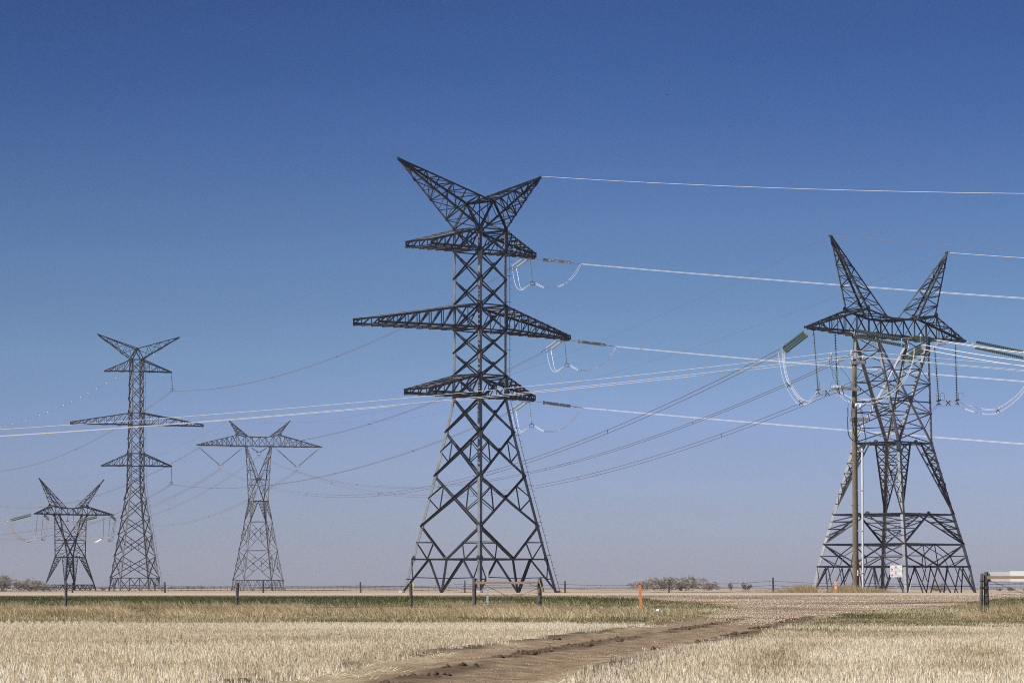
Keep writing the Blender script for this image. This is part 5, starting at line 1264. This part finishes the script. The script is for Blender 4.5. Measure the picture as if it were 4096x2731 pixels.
# stones on gravel, clods on the track
def stones(name, X, Y, S, tone, mat):
    n = len(X); z = ground_z(X, Y) + S * .2
    o6 = np.array([[1, 0, 0], [-1, 0, 0], [0, 1, 0], [0, -1, 0], [0, 0, .8], [0, 0, -.6]])
    jit = 1 + RNG.uniform(-.35, .35, (n, 6, 1)); a = RNG.uniform(0, 6.28, n); c_, s_ = np.cos(a), np.sin(a)
    v = o6[None] * jit * S[:, None, None]; x = v[:, :, 0] * c_[:, None] - v[:, :, 1] * s_[:, None]; y = v[:, :, 0] * s_[:, None] + v[:, :, 1] * c_[:, None]
    V = np.stack([x + X[:, None], y + Y[:, None], v[:, :, 2] + z[:, None]], 2).reshape(-1, 3)
    tri = np.array([[0, 2, 4], [2, 1, 4], [1, 3, 4], [3, 0, 4], [2, 0, 5], [1, 2, 5], [3, 1, 5], [0, 3, 5]])
    Fc = (np.arange(n)[:, None, None] * 6 + tri[None]).reshape(-1, 3)
    me = bpy.data.meshes.new(name); me.vertices.add(len(V)); me.vertices.foreach_set('co', V.astype(np.float32).ravel())
    me.loops.add(len(Fc) * 3); me.loops.foreach_set('vertex_index', Fc.astype(np.int32).ravel())
    me.polygons.add(len(Fc)); me.polygons.foreach_set('loop_start', np.arange(0, len(Fc) * 3, 3, dtype=np.int32)); me.polygons.foreach_set('loop_total', np.full(len(Fc), 3, dtype=np.int32))
    me.update(calc_edges=True); fattr(me, 'tone', np.repeat(tone, 6)); me.materials.append(mat)
    o = bpy.data.objects.new(name, me); C.objects.link(o); return tag(o, kind='stuff')
STN = attr_mat('gravel_stone', [(0, (.12, .09, .065)), (.4, (.36, .275, .19)), (.8, (.58, .47, .34)), (1, (.82, .74, .62))], .85)
CLD = attr_mat('soil_clod', [(0, (.045, .03, .02)), (.6, (.13, .09, .06)), (1, (.25, .18, .13))], .95)
X, Y = scatter(160000, 98, 172); kk = inpoly(X + RNG.normal(0, .5, len(X)), Y + RNG.normal(0, .8, len(X)), GRAVEL) | ((Y > 168.5) & (RNG.uniform(0, 1, len(X)) < .7)); X, Y = X[kk], Y[kk]; n = len(X)
tr_ = np.abs(Y - np.interp(X, sx_, sy_)) < .6 + 1.2 * hnoise(X, Y, 3, 15); tr_ &= (X > sx_[0]) & (X < sx_[-1]) & (RNG.uniform(0, 1, n) < .85); X, Y = X[~tr_], Y[~tr_]; n = len(X)
stones('gravel_stones', X, Y, RNG.uniform(.012, .034, n), (RNG.normal(.42, .17, n) + (hnoise(X, Y * 2.5, 4, 91) - .5) * .6).clip(0, 1), STN)
X, Y = scatter(70000, 35, 110); kk = inpoly(X, Y, TRACK); X, Y = X[kk], Y[kk]; n = len(X)
k_ = RNG.uniform(0, 1, n) < .3; stones('track_pebbles', X[k_], Y[k_], RNG.uniform(.006, .014, int(k_.sum())), RNG.normal(.4, .2, int(k_.sum())).clip(0, 1), STN)
rr_ = rut_depth(X, Y, -2.1, .6) + rut_depth(X, Y, 2.0, .5) + rut_depth(X, Y, .1, .35) * .6; kk = (rr_ > .2) & (hnoise(X, Y, 1.6, 95) > .55); X, Y = X[kk], Y[kk]; n = len(X)
stones('soil_clods', X, Y, RNG.uniform(.02, .07, n), RNG.normal(.3, .2, n).clip(0, 1), CLD)

# ------------------------------------------------------------------ bare shrubs and far trees
BARKP = principled('pale_bark', (.62, .58, .52), .9, noise=(.40, .36, .32), scale=1)
TWIG = principled('brown_twigs', (.34, .30, .255), .9, noise=(.19, .165, .14), scale=.6)
def shrub(px, wpx, ytop, Y, label, seed, dens=1.0, group=None, name='bare_tree', g=None):
    rnd = random.Random(seed); k = Y / F; gz = float(prof(Y)); c = Vector((at(px, 2360, Y).x, Y, gz)); H = at(px, ytop, Y).z - gz; Wd = wpx * k / 2
    root = empty(name, c, label, 'tree', group or 'bare trees and shrubs on the horizon'); tr = MB(); tw = MB(); ends = []
    r0 = max(.05, H * .026)
    for s in range(int(7 + 6 * dens)):
        a = rnd.uniform(0, 6.28); d = Vector((math.cos(a) * Wd * .62, math.sin(a) * Wd * .4, 0)) * rnd.uniform(.2, 1)
        b0 = c + d * .35; mid_ = c + d * .8 + Z * H * rnd.uniform(.22, .4); tp = c + d * 1.35 + Z * H * (rnd.uniform(.78, .98) * math.sqrt(max(.15, 1 - (d.x * 1.35 / Wd) ** 2)))
        tr.tube([b0 - Z * .2, mid_, tp], [r0, r0 * .6, r0 * .3], 4); 
        for q in range(7):
            f = rnd.uniform(.25, 1); p = lerp(b0, mid_, f * 2) if f < .5 else lerp(mid_, tp, f * 2 - 1)
            e = p + Vector((rnd.uniform(-1, 1) * Wd * .38, rnd.uniform(-.5, .5) * Wd * .3, rnd.uniform(-.12, .3) * H))
            tr.tube([p, lerp(p, e, .5) + Vector((0, 0, rnd.uniform(-.02, .06) * H)), e], [r0 * .35, r0 * .25, r0 * .12], 3); ends.append((p, e))
    for p, e in ends:
        for q in range(int(21 * dens)):
            s0 = lerp(p, e, rnd.uniform(.2, 1)); L = H * rnd.uniform(.08, .22)
            v = Vector((rnd.gauss(0, .6), rnd.gauss(0, .6), rnd.uniform(.1, 1.1))).normalized() * L; e2 = s0 + v
            ht = (e2 - c).z / H; lim = math.sqrt(max(0, 1 - ((e2.x - c.x) / (Wd * 1.05)) ** 2)) if abs(e2.x - c.x) < Wd * 1.05 else 0
            if ht > lim * (.98 + .16 * math.sin(e2.x * 2.3 + seed) * math.sin(e2.x * .9 + seed * 2) + rnd.uniform(-.2, .08)) + .02 or ht < 0: continue
            wv = Vector((1, 0, 0)).cross(v).normalized() if abs(v.normalized().x) < .8 else Vector((0, 0, 1)); sd2 = v.cross(Vector((0, 1, 0))).normalized() * (k * .55)
            tw.add([s0 - sd2, s0 + sd2, e2 + sd2 * .4 + Vector((0, .02, 0)), e2 - sd2 * .4 + Vector((0, .02, 0))], [(0, 1, 2, 3)])
            for r2 in range(2):
                s3 = lerp(s0, e2, rnd.uniform(.3, .9)); e3 = s3 + Vector((rnd.gauss(0, .6), rnd.gauss(0, .6), rnd.uniform(-.2, 1))).normalized() * L * .5
                tw.add([s3 - sd2 * .8, s3 + sd2 * .8, e3 + Vector((0, .02, 0))], [(0, 1, 2)])
    tr.build('branches', BARKP, root, origin=c); tw.build('twigs', TWIG, root, origin=c)
    return root
shrub(2572, 160, 2320, 760, 'low bare shrub at the left end of the clump right of centre', 1, 1)
shrub(2650, 240, 2306, 770, 'tall bare shrub in the left half of the clump right of centre', 2, 1.5)
shrub(2745, 260, 2302, 775, 'tallest bare shrub in the right half of the clump right of centre', 3, 1.6)
shrub(2838, 160, 2325, 765, 'low bare shrub at the right end of the clump right of centre', 4, 1)
shrub(2920, 32, 2328, 770, 'left one of two thin bare shrubs between the clump and the right tower', 5, .4)
shrub(2985, 60, 2324, 700, 'right one of two thin bare shrubs between the clump and the right tower', 6, .7)
shrub(10, 150, 2296, 620, 'tall bare tree at the left edge of the frame', 7, .9)
shrub(72, 180, 2320, 640, 'low bare shrub right of the tall bare tree at the left edge', 8, 1.2)
shrub(128, 170, 2312, 650, 'bare shrub left of the small far tower', 9, 1.1)
shrub(190, 170, 2332, 650, 'lowest bare shrub by the left foot of the small far tower', 10, .8)
shrub(415, 40, 2347, 900, 'tiny bare shrub between the two left towers', 11, .5)
shrub(3740, 60, 2338, 640, 'bare shrub seen through the right legs of the right tower', 12, .8)
shrub(3770, 90, 2330, 500, 'pale bare shrub at the right foot of the right tower', 13, .5)
shrub(3995, 40, 2346, 640, 'small bare shrub right of the grey gateway posts', 14, .6)
shrub(4040, 48, 2347, 650, 'small bare shrub under the white board', 15, .8)
shrub(4098, 30, 2350, 650, 'small bare shrub cut by the right edge', 16, .6)
FARL = principled('far_foliage', (.05, .055, .05), .95, noise=(.035, .045, .045), scale=.3)
def far_wood(x0, x1, Y, hpx, name, cnt, seed):
    rnd = random.Random(seed); m = MB(); k = Y / F
    for i in range(cnt):
        px = rnd.uniform(x0, x1); h = hpx * k * rnd.uniform(.4, 1); c = Vector((at(px, 2352, Y).x, Y + rnd.uniform(-40, 40), float(prof(Y)))); wd = h * rnd.uniform(.5, 1.2)
        m.tube([c, c + Z * h * .5], h * .05, 4)
        for j in range(46):
            q = Vector((rnd.gauss(0, .42), rnd.gauss(0, .42), rnd.gauss(0, .3))); p = c + Vector((q.x * wd, q.y * wd, h * .55 + q.z * h * .8)); s_ = h * .10
            if p.z < c.z: continue
            u = Vector((rnd.gauss(0, 1), rnd.gauss(0, 1), rnd.gauss(0, 1))).normalized() * s_; v = Vector((rnd.gauss(0, 1), rnd.gauss(0, 1), rnd.gauss(0, 1))).normalized() * s_
            m.add([p - u, p + v, p + u, p - v], [(0, 1, 2, 3)])
    tag(m.build(name, FARL), kind='stuff')
far_wood(640, 900, 3200, 14, 'far_wood', 38, 1); far_wood(330, 640, 3400, 10, 'far_wood', 30, 2); far_wood(2150, 2520, 3600, 7, 'far_wood', 24, 3); far_wood(3650, 4096, 3300, 8, 'far_wood', 28, 4); far_wood(1040, 1100, 2500, 16, 'far_wood', 10, 5)

# ------------------------------------------------------------------ haze
hz = MB(); hz.box((0, 4350, 34.5), 18400, 10700, 71.5)
hm = bpy.data.materials.new('haze_air'); hm.use_nodes = True; t = hm.node_tree; t.nodes.clear()
o_ = t.nodes.new('ShaderNodeOutputMaterial'); pv = t.nodes.new('ShaderNodeVolumePrincipled')
pv.inputs['Color'].default_value = (.80, .86, 1.0, 1); pv.inputs['Density'].default_value = 0.75e-4; pv.inputs['Anisotropy'].default_value = .2
t.links.new(pv.outputs[0], o_.inputs['Volume'])
tag(hz.build('haze', hm), kind='stuff')
